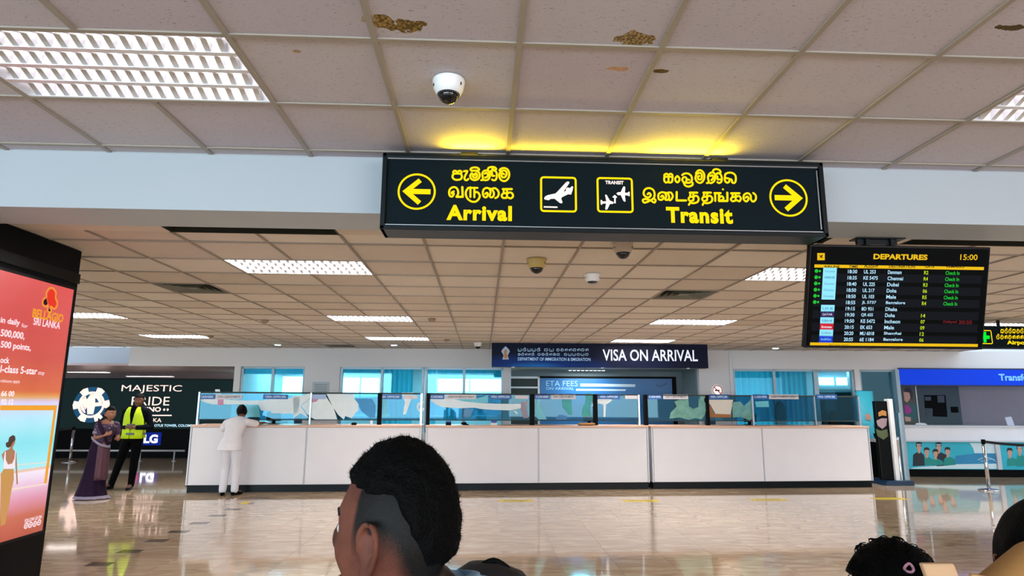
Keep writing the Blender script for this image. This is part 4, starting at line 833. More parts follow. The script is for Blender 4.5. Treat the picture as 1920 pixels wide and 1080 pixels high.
c_ = LW.hit(260, 823); m = MB(); n = 20; m.add([(c_[0]+.09*math.cos(2*math.pi*k/n), .022, c_[1]+.13*math.sin(2*math.pi*k/n)) for k in range(n)], [tuple(range(n))]); m.obj('brand_disc', glow('lg_pink', '#b02068', .9), lw)
def rail(x0, x1, y, posts, label):
    t = tag(empty('low_rail', ((x0+x1)/2, y, 0)), label, 'rail'); h = (x1-x0)/2
    MB().tube([(-h, 0, .27), (h, 0, .27)], .025, 12).obj('rail_tube', M_lami, t, True)
    for p in posts: MB().lathe((p-(x0+x1)/2, 0, 0), [(.05, 0), (.05, .012), (.018, .014), (.018, .25)], 12).obj('post', M_lami, t, True)
rail(at(60, 845, Y=17.6).x, at(346, 845, Y=17.6).x, 17.6, [at(x, 850, Y=17.6).x for x in (134, 263, 327)], 'low white guard rail in front of the casino display')
def stanchion(x, y, label, belt_to, h=.93, sag=.05):
    t = tag(empty('stanchion', (x, y, 0)), label, 'stanchion')
    MB().lathe((0, 0, 0), [(.18, 0), (.18, .012), (.15, .028), (.05, .04), (.03, .05)], 28).obj('base', M_chrome, t, True)
    MB().lathe((0, 0, 0), [(.031, .045), (.031, h-.07)], 20).obj('pole', M_chrome, t, True)
    MB().lathe((0, 0, 0), [(.034, h-.08), (.036, h-.01), (.030, h)], 20).obj('belt_head', M_blackm, t, True)
    q = MB(); vs_ = []; n = 12
    for i in range(n+1):
        u_ = i/n; z = h-.04-sag*4*u_*(1-u_); vs_ += [(belt_to[0]*u_, belt_to[1]*u_, z-.024+belt_to[2]*u_), (belt_to[0]*u_, belt_to[1]*u_, z+.024+belt_to[2]*u_)]
    q.add(vs_, [(2*i, 2*i+2, 2*i+3, 2*i+1) for i in range(n)]); o = q.obj('belt', M_belt, t); md = o.modifiers.new('s', 'SOLIDIFY'); md.thickness = .003
p = at(1855, 920, Z=0); stanchion(p.x, p.y, 'chrome stanchion with black belt in front of the transfer desk', (1.5, -.25, -.02), .94)
p = at(142, 865, Z=0); stanchion(p.x, p.y-.25, 'slim stanchion beside the casino display, behind the sari woman', (-1.6, .3, -.05), .90)
# ------------------------------------------------------------------ visa counters
ZC = CTR.hit(1000, 798)[1]; print('counter top', ZC)
cs = lambda px_, d=0: CTR.hit(px_, 860, d)[0]
cl = ['leftmost long white visa counter, behind the woman in white', 'middle long white visa counter below the visa sign', 'rightmost long white visa counter']
for ui, (e0, mid, e1) in enumerate([(352, 572, 789), (797, 1010, 1217), (1222.5, 1432, 1634)]):
    a, mm_, b = cs(e0), cs(mid), cs(e1)
    t = tag(empty('visa_counter', CTR.M @ Matrix.Translation((a, 0, 0))), cl[ui], 'counter', 'white visa counters')
    w = b-a; mm_ -= a
    MB().box(.01, w-.01, .02, .72, .12, ZC-.04).obj('body', M_white, t)
    MB().box(.02, w-.02, .03, .70, 0, .12).obj('plinth', M_plinth, t); MB().box(0, w, 0, .03, .105, .125).obj('plinth_strip', M_plinth, t)
    for p0_, p1_ in ((.035, mm_-.012), (mm_+.012, w-.035)): bevel(MB().box(p0_, p1_, .0, .02, .128, ZC-.045).obj('front_panel', M_white, t), .003)
    for p0_ in (0, mm_-.006, w-.024): MB().box(p0_, p0_+(.024 if p0_ != mm_-.006 else .012), -.004, .02, .125, ZC-.04).obj('joint_trim', M_lami, t)
    bevel(MB().box(-.005, w+.005, -.012, .74, ZC-.04, ZC).obj('worktop', M_peach, t), .006)
SD = .30; GF = CTR.off(SD)
ZG = GF.hit(1000, 739)[1]; ZB = GF.hit(1000, 788)[1]; gs = lambda px_: GF.hit(px_, 765)[0]
M_lblue = mat('label_blue', '#1f5fae', .4); M_lwhite = mat('label_white', '#dcd6da', .4); M_ltxt = mat('label_white_ink', '#d4ecff', .4); M_link = mat('label_grey_ink', '#5a6470', .5)
units = [((369, 792), [(371, 374), (581, 584), (708, 716), (788, 792)]), ((799, 1199), [(799, 806), (993, 1002), (1112, 1120), (1196, 1199)]), ((1207, 1612), [(1207, 1214), (1323, 1329), (1409, 1412), (1526, 1528), (1608, 1611)])]
sl = ['glass counter screen with white sail-like prints on the leftmost counter', 'glass counter screen with a pale swooping print on the middle counter', 'glass counter screen with statue prints on the right counter']
labels = [[('c', 373, 403), ('w', 405, 454), ('v', 494, 540), ('l', 583, 611), ('v', 708, 753), ('w0', 757, 783)], [('c', 806, 833), ('w', 835, 893), ('v', 917, 959), ('w0', 966, 990), ('c', 1002, 1031), ('w', 1033, 1079), ('v', 1121, 1162), ('w0', 1172, 1198)],
          [('c', 1214, 1241), ('w', 1243, 1290), ('v', 1328, 1367), ('c', 1411, 1440), ('w', 1441, 1497), ('v', 1529, 1569)]]
for ui, ((p0_, p1_), posts) in enumerate(units):
    t = tag(empty('counter_screen', GF.M.copy()), sl[ui], 'glass screen', 'glass screens standing on the visa counters')
    for a_, b_ in posts: MB().box(gs(a_), gs(b_), -.03, .05, ZC, ZG).obj('post', M_blackm if b_-a_ > 5 else M_alu, t)
    MB().box(gs(p0_), gs(p1_), -.012, .012, ZG-.02, ZG+.008).obj('top_rail', M_dark, t); MB().box(gs(p0_), gs(p1_), -.008, .008, ZB-.01, ZB+.006).obj('lower_rail', M_dark, t)
    for i in range(len(posts)-1):
        MB().box(gs(posts[i][1]), gs(posts[i+1][0]), -.003, .003, ZB, ZG-.02).obj('glass_panel', M_screen_glass, t)
    for (k_, a_, b_) in labels[ui]:
        h0, h1 = (739.5, 748.5) if k_ != 'w0' else (741.5, 748)
        xa, z1 = GF.hit(a_, h0); xb, z0 = GF.hit(b_, h1)
        lb = MB().box(xa, xb, -.012, -.004, z0, z1).obj('role_label', {'c': M_lblue, 'v': M_lblue, 'l': mat('label_lilac', '#a8c0e8', .4)}.get(k_, M_lwhite), t)
        tx = {'c': 'CASHIER', 'v': 'VISA OFFICER', 'w': 'CASH PAYMENTS ONLY' if (b_-a_) > 50 else 'CASH / CARD PAYMENTS'}.get(k_)
        if tx:
            m = MB(); dx = (xb-xa)*.08; dz = (z1-z0)*.27; text_mb(m, tx, xa+dx, z0+dz, xb-dx, z1-dz, -.0135, bold=.02); m.obj('label_text', M_link if k_ == 'w' else M_ltxt, lb)
def film_shape(ui_px, pts, m, y=-.006, off=(0, 0), k=1.0, par=None, nm='printed_film'):  # flat translucent colour shape laid on the counter glass
    q = MB(); tris(q, GF, pts, y, off, k); return q.obj(nm, m, par)
par_ = [o for o in COL.objects if o.name.startswith('counter_screen')]
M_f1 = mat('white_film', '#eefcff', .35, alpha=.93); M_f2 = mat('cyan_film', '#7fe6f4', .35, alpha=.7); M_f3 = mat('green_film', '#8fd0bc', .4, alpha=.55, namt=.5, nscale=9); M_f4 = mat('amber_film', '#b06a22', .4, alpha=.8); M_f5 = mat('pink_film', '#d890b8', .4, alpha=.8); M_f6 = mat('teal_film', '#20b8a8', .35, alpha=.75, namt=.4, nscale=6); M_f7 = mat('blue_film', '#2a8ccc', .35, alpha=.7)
u1, u2, u3 = par_[0], par_[1], par_[2]
O1 = (360, 730); Q1 = 200/1920
film_shape(0, [(120, 190), (300, 165), (470, 170), (700, 190), (1000, 205), (1250, 200), (1450, 170), (1700, 165), (1920, 130), (1950, 200), (1900, 430), (1700, 440), (1430, 425), (1420, 390), (1240, 380), (1200, 280), (1000, 270), (600, 270), (400, 272), (250, 240)], M_f1, off=O1, k=Q1, par=u1)
film_shape(0, [(800, 280), (1200, 285), (1210, 400), (1230, 500), (1000, 500), (960, 440), (840, 400)], M_f2, off=O1, k=Q1, par=u1)
film_shape(0, [(465, 180), (570, 180), (570, 285), (465, 285)], M_f5, -.0065, off=O1, k=Q1, par=u1)
film_shape(0, [(420, 0), (500, 0), (510, 40), (530, 75), (400, 75), (420, 40)], M_f1, -.0065, off=O1, k=Q1, par=u1, nm='printed_tower')
O3 = (550, 730); Q3 = 260/1920
film_shape(0, [(0, 90), (150, 80), (245, 45), (245, 110), (100, 230), (215, 400), (100, 330), (0, 400)], M_f1, off=O3, k=Q3, par=u1)
film_shape(0, [(250, 110), (455, 105), (560, 260), (610, 420), (320, 425), (230, 380), (110, 230)], M_f1, off=O3, k=Q3, par=u1)
film_shape(0, [(455, 50), (845, 65), (845, 130), (900, 200), (900, 290), (860, 330), (810, 400), (720, 370), (700, 420), (620, 350), (540, 230)], M_f1, off=O3, k=Q3, par=u1)
film_shape(0, [(250, 130), (300, 120), (360, 125), (320, 170), (255, 180)], M_f5, -.007, off=O3, k=Q3, par=u1)
film_shape(0, [(850, 125), (1090, 130), (1140, 220), (1130, 390), (1050, 390), (940, 300), (900, 200)], M_f7, off=O3, k=Q3, par=u1)
film_shape(0, [(1225, 115), (1285, 120), (1300, 390), (1230, 380), (1245, 250)], M_f2, off=O3, k=Q3, par=u1)
film_shape(0, [(1500, 45), (1665, 45), (1560, 340), (1520, 350), (1545, 180)], M_f1, off=O3, k=Q3, par=u1)
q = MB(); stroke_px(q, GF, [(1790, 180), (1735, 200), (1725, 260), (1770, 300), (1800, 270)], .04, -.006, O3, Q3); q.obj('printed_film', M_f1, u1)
O4 = (790, 730); Q4 = 220/1920
film_shape(1, [(110, 100), (240, 150), (460, 140), (680, 195), (900, 220), (1200, 235), (1630, 240), (1630, 310), (1450, 345), (1290, 340), (1080, 330), (960, 320), (880, 300), (640, 310), (340, 290), (240, 250), (120, 150)], M_f1, off=O4, k=Q4, par=u2)
film_shape(1, [(480, 150), (860, 160), (1090, 100), (1090, 220), (900, 220), (660, 190)], M_f2, off=O4, k=Q4, par=u2)
film_shape(1, [(1630, 210), (1740, 190), (1720, 280), (1745, 470), (1670, 470), (1620, 330)], mat('mauve_film', '#a898a8', .4, alpha=.85), off=O4, k=Q4, par=u2)
film_shape(1, [(700, 320), (855, 320), (800, 455), (690, 455)], mat('slate_film', '#6a9cc0', .4, alpha=.7), off=O4, k=Q4, par=u2)
film_shape(1, [(1500, 345), (1540, 350), (1580, 400), (1560, 405)], M_f1, off=O4, k=Q4, par=u2)
O5 = (990, 730); Q5 = 230/1920
film_shape(1, [(95, 200), (150, 200), (230, 330), (290, 470), (170, 470), (100, 410)], M_f2, off=O5, k=Q5, par=u2)
film_shape(1, [(530, 160), (680, 160), (690, 400), (640, 400), (540, 280)], M_f6, off=O5, k=Q5, par=u2); film_shape(1, [(430, 450), (490, 400), (560, 400), (620, 430), (600, 475), (440, 475)], M_f7, off=O5, k=Q5, par=u2)
film_shape(1, [(900, 60), (1030, 55), (1060, 120), (990, 200), (970, 300), (980, 420), (840, 420), (850, 300), (900, 200)], M_f6, off=O5, k=Q5, par=u2)
film_shape(1, [(980, 270), (1040, 190), (1110, 145), (1310, 145), (1310, 180), (1220, 240), (1210, 430), (1180, 430), (1180, 240), (1110, 220), (1060, 250)], M_f1, off=O5, k=Q5, par=u2)
O6 = (1200, 730); Q6 = 220/1920
film_shape(2, [(480, 480), (500, 380), (600, 280), (560, 200), (640, 170), (790, 170), (800, 280), (870, 320), (950, 290), (960, 180), (1000, 90), (1080, 100), (1040, 170), (1090, 280), (1060, 420), (1000, 490), (900, 470), (800, 500), (640, 460)], M_f3, off=O6, k=Q6, par=u3)
film_shape(2, [(1110, 260), (1150, 260), (1210, 400), (1500, 410), (1490, 460), (1130, 460)], M_f4, off=O6, k=Q6, par=u3)
film_shape(2, [(1110, 170), (1520, 170), (1500, 300), (1480, 410), (1230, 400), (1150, 250), (1115, 230)], mat('cream_film', '#e4e0d4', .4, alpha=.9), off=O6, k=Q6, par=u3)
film_shape(2, [(1500, 210), (1640, 200), (1700, 270), (1780, 200), (1830, 130), (1840, 300), (1850, 480), (1790, 510), (1650, 450), (1520, 460)], M_f3, off=O6, k=Q6, par=u3)
film_shape(2, [(1880, 200), (2100, 190), (2110, 290), (1900, 290)], M_f2, off=O6, k=Q6, par=u3)
# ------------------------------------------------------------------ transfer desk at right
wb('header', 1686, 2010, 2.37, HF, par=bw)
T0 = WALL.hit(1688, 760)[0]; T1 = T0+4.9
td = tag(empty('transfer_desk', WALL.M.copy()), 'long white transfer desk with crew posters along its front, right edge', 'counter')
zA_ = WALL.hit(1800, 798)[1]; zB_ = WALL.hit(1800, 826)[1]; zC_ = WALL.hit(1800, 880)[1]
MB().box(T0, T1, -.02, .55, zA_-.03, zA_).obj('worktop', M_lami, td); MB().box(T0, T1, .02, .5, zB_, zA_-.03).obj('upper_panel', M_white, td)
MB().box(T0, T1, -.03, .45, zB_-.03, zB_).obj('ledge', M_lami, td); MB().box(T0, T1, .03, .5, zC_, zB_-.03).obj('body', M_white, td); MB().box(T0+.03, T1, .06, .5, 0, zC_).obj('plinth', M_blackm, td)
DF = WALL.off(.02)
xd0 = DF.hit(1866, 850)[0]; xd1 = DF.hit(1874, 850)[0]; MB().box(xd0, xd1, -.02, .03, zC_, zB_-.03).obj('divider', M_lami, td)
M_pos = mat('poster_teal', '#2fb2c8', .35, namt=.18, nscale=1.2); M_poslt = mat('poster_pale', '#cfe4ea', .4); M_posbl = mat('poster_sea', '#2a86b4', .35, namt=.15, nscale=3)
M_suit = mat('print_navy_suit', '#17222e', .4); M_psk = mat('print_skin', '#c79886', .4); M_pgr = mat('print_green_dress', '#168a84', .4); M_phr = mat('print_black_hair', '#151318', .4)
OT = (1680, 690); KT = 240/1296
for nm, a, b, l in (('crew_poster', 1700, 1865.5, None), ('crew_poster', 1875, 2010, None)):
    xa, xb = DF.hit(a, 850)[0], DF.hit(b, 850)[0]; pz0 = DF.hit(1780, 880)[1]; pz1 = DF.hit(1780, 828)[1]
    po = MB().box(xa, xb, .022, .03, pz0, pz1).obj('poster_panel', M_pos, td); 
    def prt(nm_, pts, m_, y, off=OT): q = MB(); tris(q, DF, pts, y, off, KT); q.obj(nm_, m_, po)
    if a == 1700:
        prt('printed_wave', [(145, 1020), (180, 1008), (600, 975), (1020, 968), (1025, 1020)], M_poslt, .0205); prt('printed_sea', [(600, 975), (600, 890), (800, 865), (1020, 860), (1020, 968)], M_posbl, .0205)
        prt('printed_flag', [(745, 758), (1020, 765), (1020, 865), (795, 862), (780, 810)], M_poslt, .020)
        q = MB(); stroke_px(q, DF, [(830, 930), (900, 905), (960, 915), (1010, 945)], .012, .0195, OT, KT); stroke_px(q, DF, [(860, 945), (930, 925), (1000, 925)], .008, .0195, OT, KT); q.obj('printed_airliner', M_poslt, po)
        people = [(430, 770, 1, M_suit, 465), (310, 815, 0, M_pgr, 310), (520, 812, 0, M_pgr, 530), (230, 768, 1, M_suit, 225), (398, 832, 0, M_pgr, 410)]
    else: people = [(1150, 820, 0, M_pgr, 1170), (1250, 795, 1, M_pgr, 1275), (1420, 800, 0, M_pgr, 1430)]
    for (hx, hy, male, mc_, bx) in people:
        yb_ = 1000 if hx < 1000 else 1005; yo = .019-.0006*people.index((hx, hy, male, mc_, bx))
        prt('printed_clothes', [(bx-55, yb_-5), (bx-52, hy+110), (hx-15, hy+82), (hx+18, hy+82), (bx+60, hy+115), (bx+65, yb_-12)] if male else [(bx-45, yb_-10), (bx-45, hy+110), (hx-10, hy+85), (hx+20, hy+85), (bx+65, hy+110), (bx+75, yb_-20)], mc_, yo)
        prt('printed_face', [(hx-20, hy+10), (hx+24, hy+10), (hx+24, hy+50), (hx+14, hy+72), (hx+14, hy+95), (hx-8, hy+95), (hx-10, hy+70), (hx-20, hy+48)], M_psk, yo-.0002)
        prt('printed_hair', [(hx-28, hy+14), (hx-24, hy-6), (hx, hy-14), (hx+24, hy-6), (hx+30, hy+14), (hx+26, hy+30), (hx+20, hy+14), (hx-18, hy+14), (hx-24, hy+34)], M_phr, yo-.0004)
        if male: prt('printed_cap', [(hx-30, hy+4), (hx-32, hy-10), (hx, hy-22), (hx+34, hy-10), (hx+30, hy+4)], M_suit, yo-.0006); prt('cap_badge', [(hx-22, hy+2), (hx+24, hy+2), (hx+24, hy+10), (hx-22, hy+10)], M_poslt, yo-.0008)
TFm = WALL.off(-.05); ts = tag(empty('transfer_sign', TFm.M.copy()), 'bright blue fascia sign lettered Transfer above the right-hand desk', 'sign')
xa = TFm.hit(1687, 707)[0]; z0 = TFm.hit(1800, 722)[1]; z1 = TFm.hit(1800, 692.5)[1]
MB().box(xa, xa+4.9, .004, .05, z0, z1).obj('fascia', glow('fascia_blue', '#1440d8', .62, '#0c2a90'), ts); MB().box(xa, xa+4.9, -.004, .05, z1, z1+.025).box(xa, xa+4.9, -.004, .05, z0-.025, z0).obj('edge_trim', mat('navy_trim', '#101c40', .4), ts)
m = MB(); text_px(m, TFm, 'Transfer', 1873, 701, 1934, 714, .001, bold=.03); m.obj('lettering', glow('fascia_text', '#7fc8ff', .9), ts)
# transfer office behind
MB().box(T0-.1, T1, 1.9, 2.0, 0, 2.8).obj('rear_wall', mat('lilac_grey_paint', '#a39da6', .6), rm)
MB().box(T0-.1, T1, DW, 2.0, 2.42, 2.45).obj('office_ceiling', M_wallg, rm)
PFm = WALL.off(1.2); pf = tag(empty('green_partition', PFm.M.copy()), 'dark grey-green office partition behind the transfer desk', 'partition')
a = PFm.hit(1722, 760)[0]; b = PFm.hit(1801, 760)[0]; MB().box(a, b, 0, .08, 0, 2.40).obj('panel', mat('partition_green', '#46565a', .6), pf)
tris(m := MB(), PFm, [(285, 275), (500, 275), (520, 495), (370, 490), (370, 410), (290, 405)], -.006, OT, KT); m.obj('notice_board', M_blackm, pf)
m = MB()
for q_ in ([(290, 290), (350, 290), (352, 330), (292, 330)], [(415, 280), (485, 280), (490, 350), (420, 350)], [(300, 415), (368, 415), (370, 485), (302, 485)]): tris(m, PFm, q_, -.010, OT, KT)
m.obj('pinned_papers', mat('slate_paper', '#4a525c', .7), pf)
for x_ in (572, 610): c_ = PFm.hit(OT[0]+x_*KT, OT[1]+422*KT); MB().box(c_[0]-.04, c_[0]+.04, -.02, 0, c_[1]-.07, c_[1]+.07).obj('wall_switch', M_blackm, pf)
PW = WALL.off(.62); pw = tag(empty('crew_standee', PW.M.copy()), 'tall standing poster of a dark-haired woman in green behind the transfer desk', 'poster')
a = PW.hit(1690, 760)[0]; b = PW.hit(1719, 760)[0]; MB().box(a, b, 0, .02, 0, 2.3).obj('board', mat('standee_olive', '#4a4a42', .5), pw); MB().box(b, b+.025, -.01, .03, 0, 2.3).obj('edge_strip', M_alu, pw)
for nm_, pts, m_, y_ in (('printed_dress', [(80, 380), (120, 360), (200, 370), (218, 520), (90, 545)], mat('print_dk_green', '#1d5a5c', .5), -.002), ('printed_face', [(75, 235), (110, 225), (140, 240), (145, 300), (130, 330), (110, 350), (85, 330)], M_psk, -.003), ('printed_hair', [(75, 240), (90, 205), (140, 200), (170, 250), (165, 330), (145, 300), (135, 250)], M_phr, -.004),
                        ('printed_flowers', [(85, 380), (120, 370), (165, 430), (140, 460), (90, 465)], mat('print_magenta', '#a02a88', .5), -.004), ('printed_hands', [(85, 490), (150, 500), (150, 540), (95, 540)], M_psk, -.004)):
    m = MB(); tris(m, PW, pts, y_, OT, KT); m.obj(nm_, m_, pw)
t = tag(empty('white_card', WALL.M @ Matrix.Translation((WALL.hit(1893, 790, .3)[0], .3, zA_))), 'white card standing on the transfer desk', 'card')
MB().prism([(-.06, 0), (.10, 0), (.05, .2), (-.10, .18)], -.005, .005).obj('card', mat('card_white', '#c8cad8', .6), t)
t = tag(empty('white_bowl', WALL.M @ Matrix.Translation((WALL.hit(1727, 795, .3)[0], .3, zA_))), 'small white domed dish on the transfer desk', 'dish'); MB().lathe((0, 0, 0), [(.12, 0), (.11, .025), (.07, .045), (.01, .052)], 20).obj('dome', M_camw, t, True)
# metal edge post between the office front and the transfer desk
pe = struct(MB().box(WALL.hit(1681, 760)[0], WALL.hit(1688, 760)[0], -.08, .1, 0, 2.37).obj('trim_post', M_frame)); pe.matrix_basis = WALL.M
# ------------------------------------------------------------------ glass kiosk at the counter end
KF = Frame((at(1642, 800, Y=12.75).x, 12.75, 0), (1, 0, 0)); kk = 320/1440; OKi = (1400, 680)
kt = tag(empty('glass_kiosk', KF.M.copy()), 'glass display kiosk with dark screen, white post and navy base beside the counter', 'kiosk')
kx = lambda a_, y_: KF.hit(a_, y_)[0]
a0, a1 = kx(1650, 895), kx(1704, 895)
MB().prism([(a0, 0), (a1, 0), (a1, .09), (a0+.05, .09)], -.15, .45).obj('base', mat('navy_base', '#14304a', .3), kt)
dz1 = KF.hit(1655, 752)[1]; dx0, dx1 = kx(1641, 760), kx(1664, 760)
bevel(MB().box(dx0, dx1, 0, .10, .09, dz1).obj('dark_screen_body', M_black, kt), .01)
wx0, wx1 = kx(1663, 755), kx(1669, 755); bevel(MB().box(wx0, wx1+.02, -.06, .10, .09, KF.hit(1665, 748)[1]).obj('white_post', M_camw, kt), .01)
MB().box(wx1+.02, kx(1689, 800), .02, .03, .09, 1.42).obj('glass_panel', M_door_glass, kt); MB().box(kx(1687, 800), kx(1689, 800)+.02, 0, .05, .09, 1.42).obj('edge_rail', M_frame, kt)
cx_ = kx(1691, 890); MB().lathe((cx_-.02, .0, 0), [(.035, .09), (.03, .1), (.03, .85), (.036, .86), (.036, .93), (.0301, .94)], 16).obj('chrome_bollard', M_chrome, kt, True)
for nm_, pts, m_ in (('printed_hat', [(1105, 420), (1140, 400), (1172, 410), (1175, 450), (1140, 445), (1110, 455)], mat('print_ochre', '#b07a3c', .5)), ('printed_face', [(1090, 490), (1130, 470), (1180, 470), (1175, 530), (1140, 560), (1100, 530)], mat('print_mauve', '#9a8288', .5)), ('printed_leaves', [(1085, 560), (1130, 575), (1180, 560), (1190, 620), (1150, 650), (1100, 620)], mat('print_olive', '#4c5a38', .5))):
    m = MB(); tris(m, KF, [(x_+4-(y_-400)*.0, y_) for x_, y_ in pts], -.003, OKi, kk); m.obj(nm_, m_, kt)
NF = Frame((at(1600, 770, Y=13.75).x, 13.75, 0), (1, 0, 0)); nt_ = tag(empty('banner_stand', NF.M.copy()), 'turquoise pull-up banner standing behind the right end of the counter', 'banner')
q = MB(); z1 = NF.hit(1620, 733)[1]; xa, xb = NF.hit(1606, 760)[0], NF.hit(1639, 760)[0]; n = 8
q.add([p_ for i in range(n+1) for p_ in ((xa+(xb-xa)*i/n, -.06*math.sin(math.pi*i/n), .1), (xa+(xb-xa)*i/n, -.06*math.sin(math.pi*i/n), z1))], [(2*i, 2*i+2, 2*i+3, 2*i+1) for i in range(n)])
o = q.obj('banner_sheet', mat('banner_turquoise', '#38b4cc', .5, namt=.2, nscale=1.5), nt_, True); md = o.modifiers.new('s', 'SOLIDIFY'); md.thickness = .004
MB().box(xa-.02, xb+.02, -.04, .1, 0, .1).obj('base_case', M_alu, nt_); MB().box(xa, xb, .0, .02, z1-.02, z1+.01).obj('top_bar', M_blackm, nt_)
m = MB(); tris(m, NF, [(985, 440), (1010, 425), (1035, 450), (1030, 490), (990, 480)], -.07, OKi, kk); m.obj('printed_figure', M_psk, nt_)
t = tag(empty('potted_plant', (at(1649, 830, Y=13.42).x-.04, 13.42, .86)), 'leafy green pot plant on a white shelf beside the kiosk', 'plant')
MB().lathe((0, 0, 0), [(.05, 0), (.07, .1), (.06, .11)], 14).obj('pot', M_blackm, t, True)
rnd = random.Random(4)
for k in range(16):
    a_ = rnd.uniform(0, 6.28); r_ = rnd.uniform(.03, .11); h_ = rnd.uniform(.12, .36); d_ = Vector((math.cos(a_), math.sin(a_), 0)); c_ = d_*r_+Vector((0, 0, h_))
    w_ = Vector((-d_.y, d_.x, 0))*.025; MB().add([Vector((0, 0, .1))+d_*.01, c_*.6+w_, c_+d_*.03, c_*.6-w_], [(0, 1, 2, 3)]).obj('leaf', mat('leaf_green', '#3f6a44', .5, var=.3), t)
t = tag(empty('side_shelf', (at(1649, 830, Y=13.42).x-.04, 13.42, 0)), 'small dark pedestal with a white top behind the counter end', 'table')
MB().box(-.11, .11, -.12, .12, 0, .80).obj('pedestal', M_blackm, t); MB().box(-.13, .13, -.14, .14, .80, .86).obj('top', M_white, t)
# ------------------------------------------------------------------ yellow floor stickers
M_yst = mat('yellow_vinyl', '#e6c800', .3); sn = ['short piece of yellow floor tape behind the woman in white', 'yellow floor sticker left of centre, just right of the foreground head', 'yellow floor sticker in front of the middle counter right end', 'yellow floor sticker in front of the right counter', 'yellow floor sticker at the right end of the counters']
for (px_, py_, w_, l) in zip((460, 967, 1201, 1442, 1668), (943, 939, 939, 937, 935), (.12, .56, .6, .6, .56), sn):
    p = at(px_, py_, Z=0); t = tag(empty('floor_sticker', (p.x, p.y, .001)), l, 'floor sticker', 'yellow floor stickers'); MB().box(-w_/2, w_/2, -.11, .11, 0, .001).obj('vinyl', M_yst, t)
    m = MB()
    if w_ > .3:
        for k in range(9): m.box(-.2+k*.045, -.17+k*.045, -.02, .04, .001, .0014)
        m.obj('printed_marks', mat('brown_print', '#8a7a10', .5), t)
# ------------------------------------------------------------------ things on and behind the counters
def on_counter(px_, nm_, label, cat, builder, d=.16, dz=0):
    s_, _ = CTR.hit(px_, 792, d); t = tag(empty(nm_, CTR.M @ Matrix.Translation((s_, d, ZC+dz))), label, cat); builder(t); return t
def bxs(*bs):
    def f(t):
        for nm_, dims, m_ in bs: bevel(MB().box(*dims).obj(nm_, m_, t), .004)
    return f
M_bl = mat('royal_blue_plastic', '#183a9c', .4); M_or = mat('orange_tray', '#c88432', .5)
on_counter(841, 'card_terminal', 'small dark blue terminal on the middle counter under cash payments label', 'terminal', bxs(('body', (-.05, .05, -.06, .06, 0, .05), M_blackm), ('key_cover', (-.05, .05, -.07, .05, .05, .075), M_bl)))
on_counter(926, 'tissue_box', 'blue and white tissue box on the middle counter', 'box', bxs(('carton', (-.06, .06, -.05, .05, 0, .045), M_camw), ('blue_top', (-.05, .05, -.05, .05, .045, .085), M_bl)))
on_counter(870, 'hand_stamp', 'black stamp lying on the middle counter', 'stamp', lambda t: (MB().ellipsoid((0, 0, .03), (.055, .04, .03)).obj('grip', M_blackm, t, True), MB().box(.02, .09, -.02, .02, 0, .02).obj('foot', M_blackm, t)))
on_counter(1100, 'orange_tray', 'orange tray on the middle counter beneath the turquoise print', 'tray', bxs(('rim', (-.15, .15, -.07, .07, .015, .045), M_or), ('foot', (-.16, .12, -.05, .05, 0, .015), M_blackm)))
on_counter(696, 'card_holder', 'small silver card holder on the leftmost counter', 'holder', bxs(('plate', (-.02, .03, -.01, .01, 0, .08), M_lami), ('foot', (-.03, .03, -.03, .03, 0, .01), M_lami)))
for px_, l in ((633, 'small white slip on the leftmost counter, left one'), (650, 'small white slip on the leftmost counter, right one')): on_counter(px_, 'paper_slip', l, 'paper', bxs(('slip', (-.04, .04, -.03, .03, 0, .015), M_camw)))
on_counter(664, 'computer_mouse', 'black computer mouse on the leftmost counter', 'mouse', lambda t: MB().ellipsoid((0, 0, .02), (.055, .04, .028)).obj('shell', M_blackm, t, True))
def office_chair(px_, top_py, Y, label, w=.26, m=None):
    p = at(px_, 790, Y=Y); zt_ = at(px_, top_py, Y=Y).z; t = tag(empty('office_chair', (p.x, Y, 0)), label, 'chair', 'office chairs behind the counters'); m = m or mat('chair_slate', '#23475a', .7)
    P = []; n = 14
    for k in range(n+1): a_ = math.pi*k/n; P.append((w*math.cos(a_), zt_-.22+.22*math.sin(a_)))
    P += [(-w*.85, .62), (w*.85, .62)]
    bevel(MB().prism(P, -.04, .03).obj('backrest', m, t), .02); bevel(MB().box(-.24, .24, -.48, -.04, .44, .52).obj('seat', m, t), .02)
    MB().lathe((0, -.26, 0), [(.03, .08), (.03, .44)], 12).obj('column', M_blackm, t)
    MB().box(-.03, .03, -.10, .06, .40, .70).obj('back_bracket', M_blackm, t)
    for k in range(5):
        a_ = k*1.2566; l_ = MB().bar((0, -.26, .09), (.28*math.cos(a_), -.26+.28*math.sin(a_), .06), .03).obj('leg', M_blackm, t); MB().ellipsoid((.28*math.cos(a_), -.26+.28*math.sin(a_), .03), (.03, .02, .03)).obj('caster', M_blackm, l_, True)
office_chair(473, 764, 13.2, 'slate office chair with a round back, behind the woman in white', .14)
office_chair(559, 766, 13.4, 'slate office chair behind the visa officer label of the leftmost counter', .08)
office_chair(1331, 768, 13.8, 'slate office chair behind the amber print of the right counter', .12)
office_chair(1562, 770, 13.85, 'dark office chair behind the last visa officer label', .10, M_blackm)
office_chair(1464, 752, 13.85, 'teal office chair seen through the right counter screen', .12, mat('chair_teal', '#2f7388', .7))
def monitor(px_, label, w=.13, h=.16):
    s_, _ = CTR.hit(px_, 792, .6); t = tag(empty('computer_monitor', CTR.M @ Matrix.Translation((s_, .6, ZC))), label, 'monitor', 'monitors behind the counter screens')
    bevel(MB().box(-w, w, -.03, .01, .06, .06+h).obj('screen_case', M_blackm, t), .006); MB().box(-.03, .03, 0, .03, .01, .12).obj('neck', M_blackm, t); MB().box(-.1, .1, -.06, .08, -.0, .012).obj('foot', M_blackm, t)
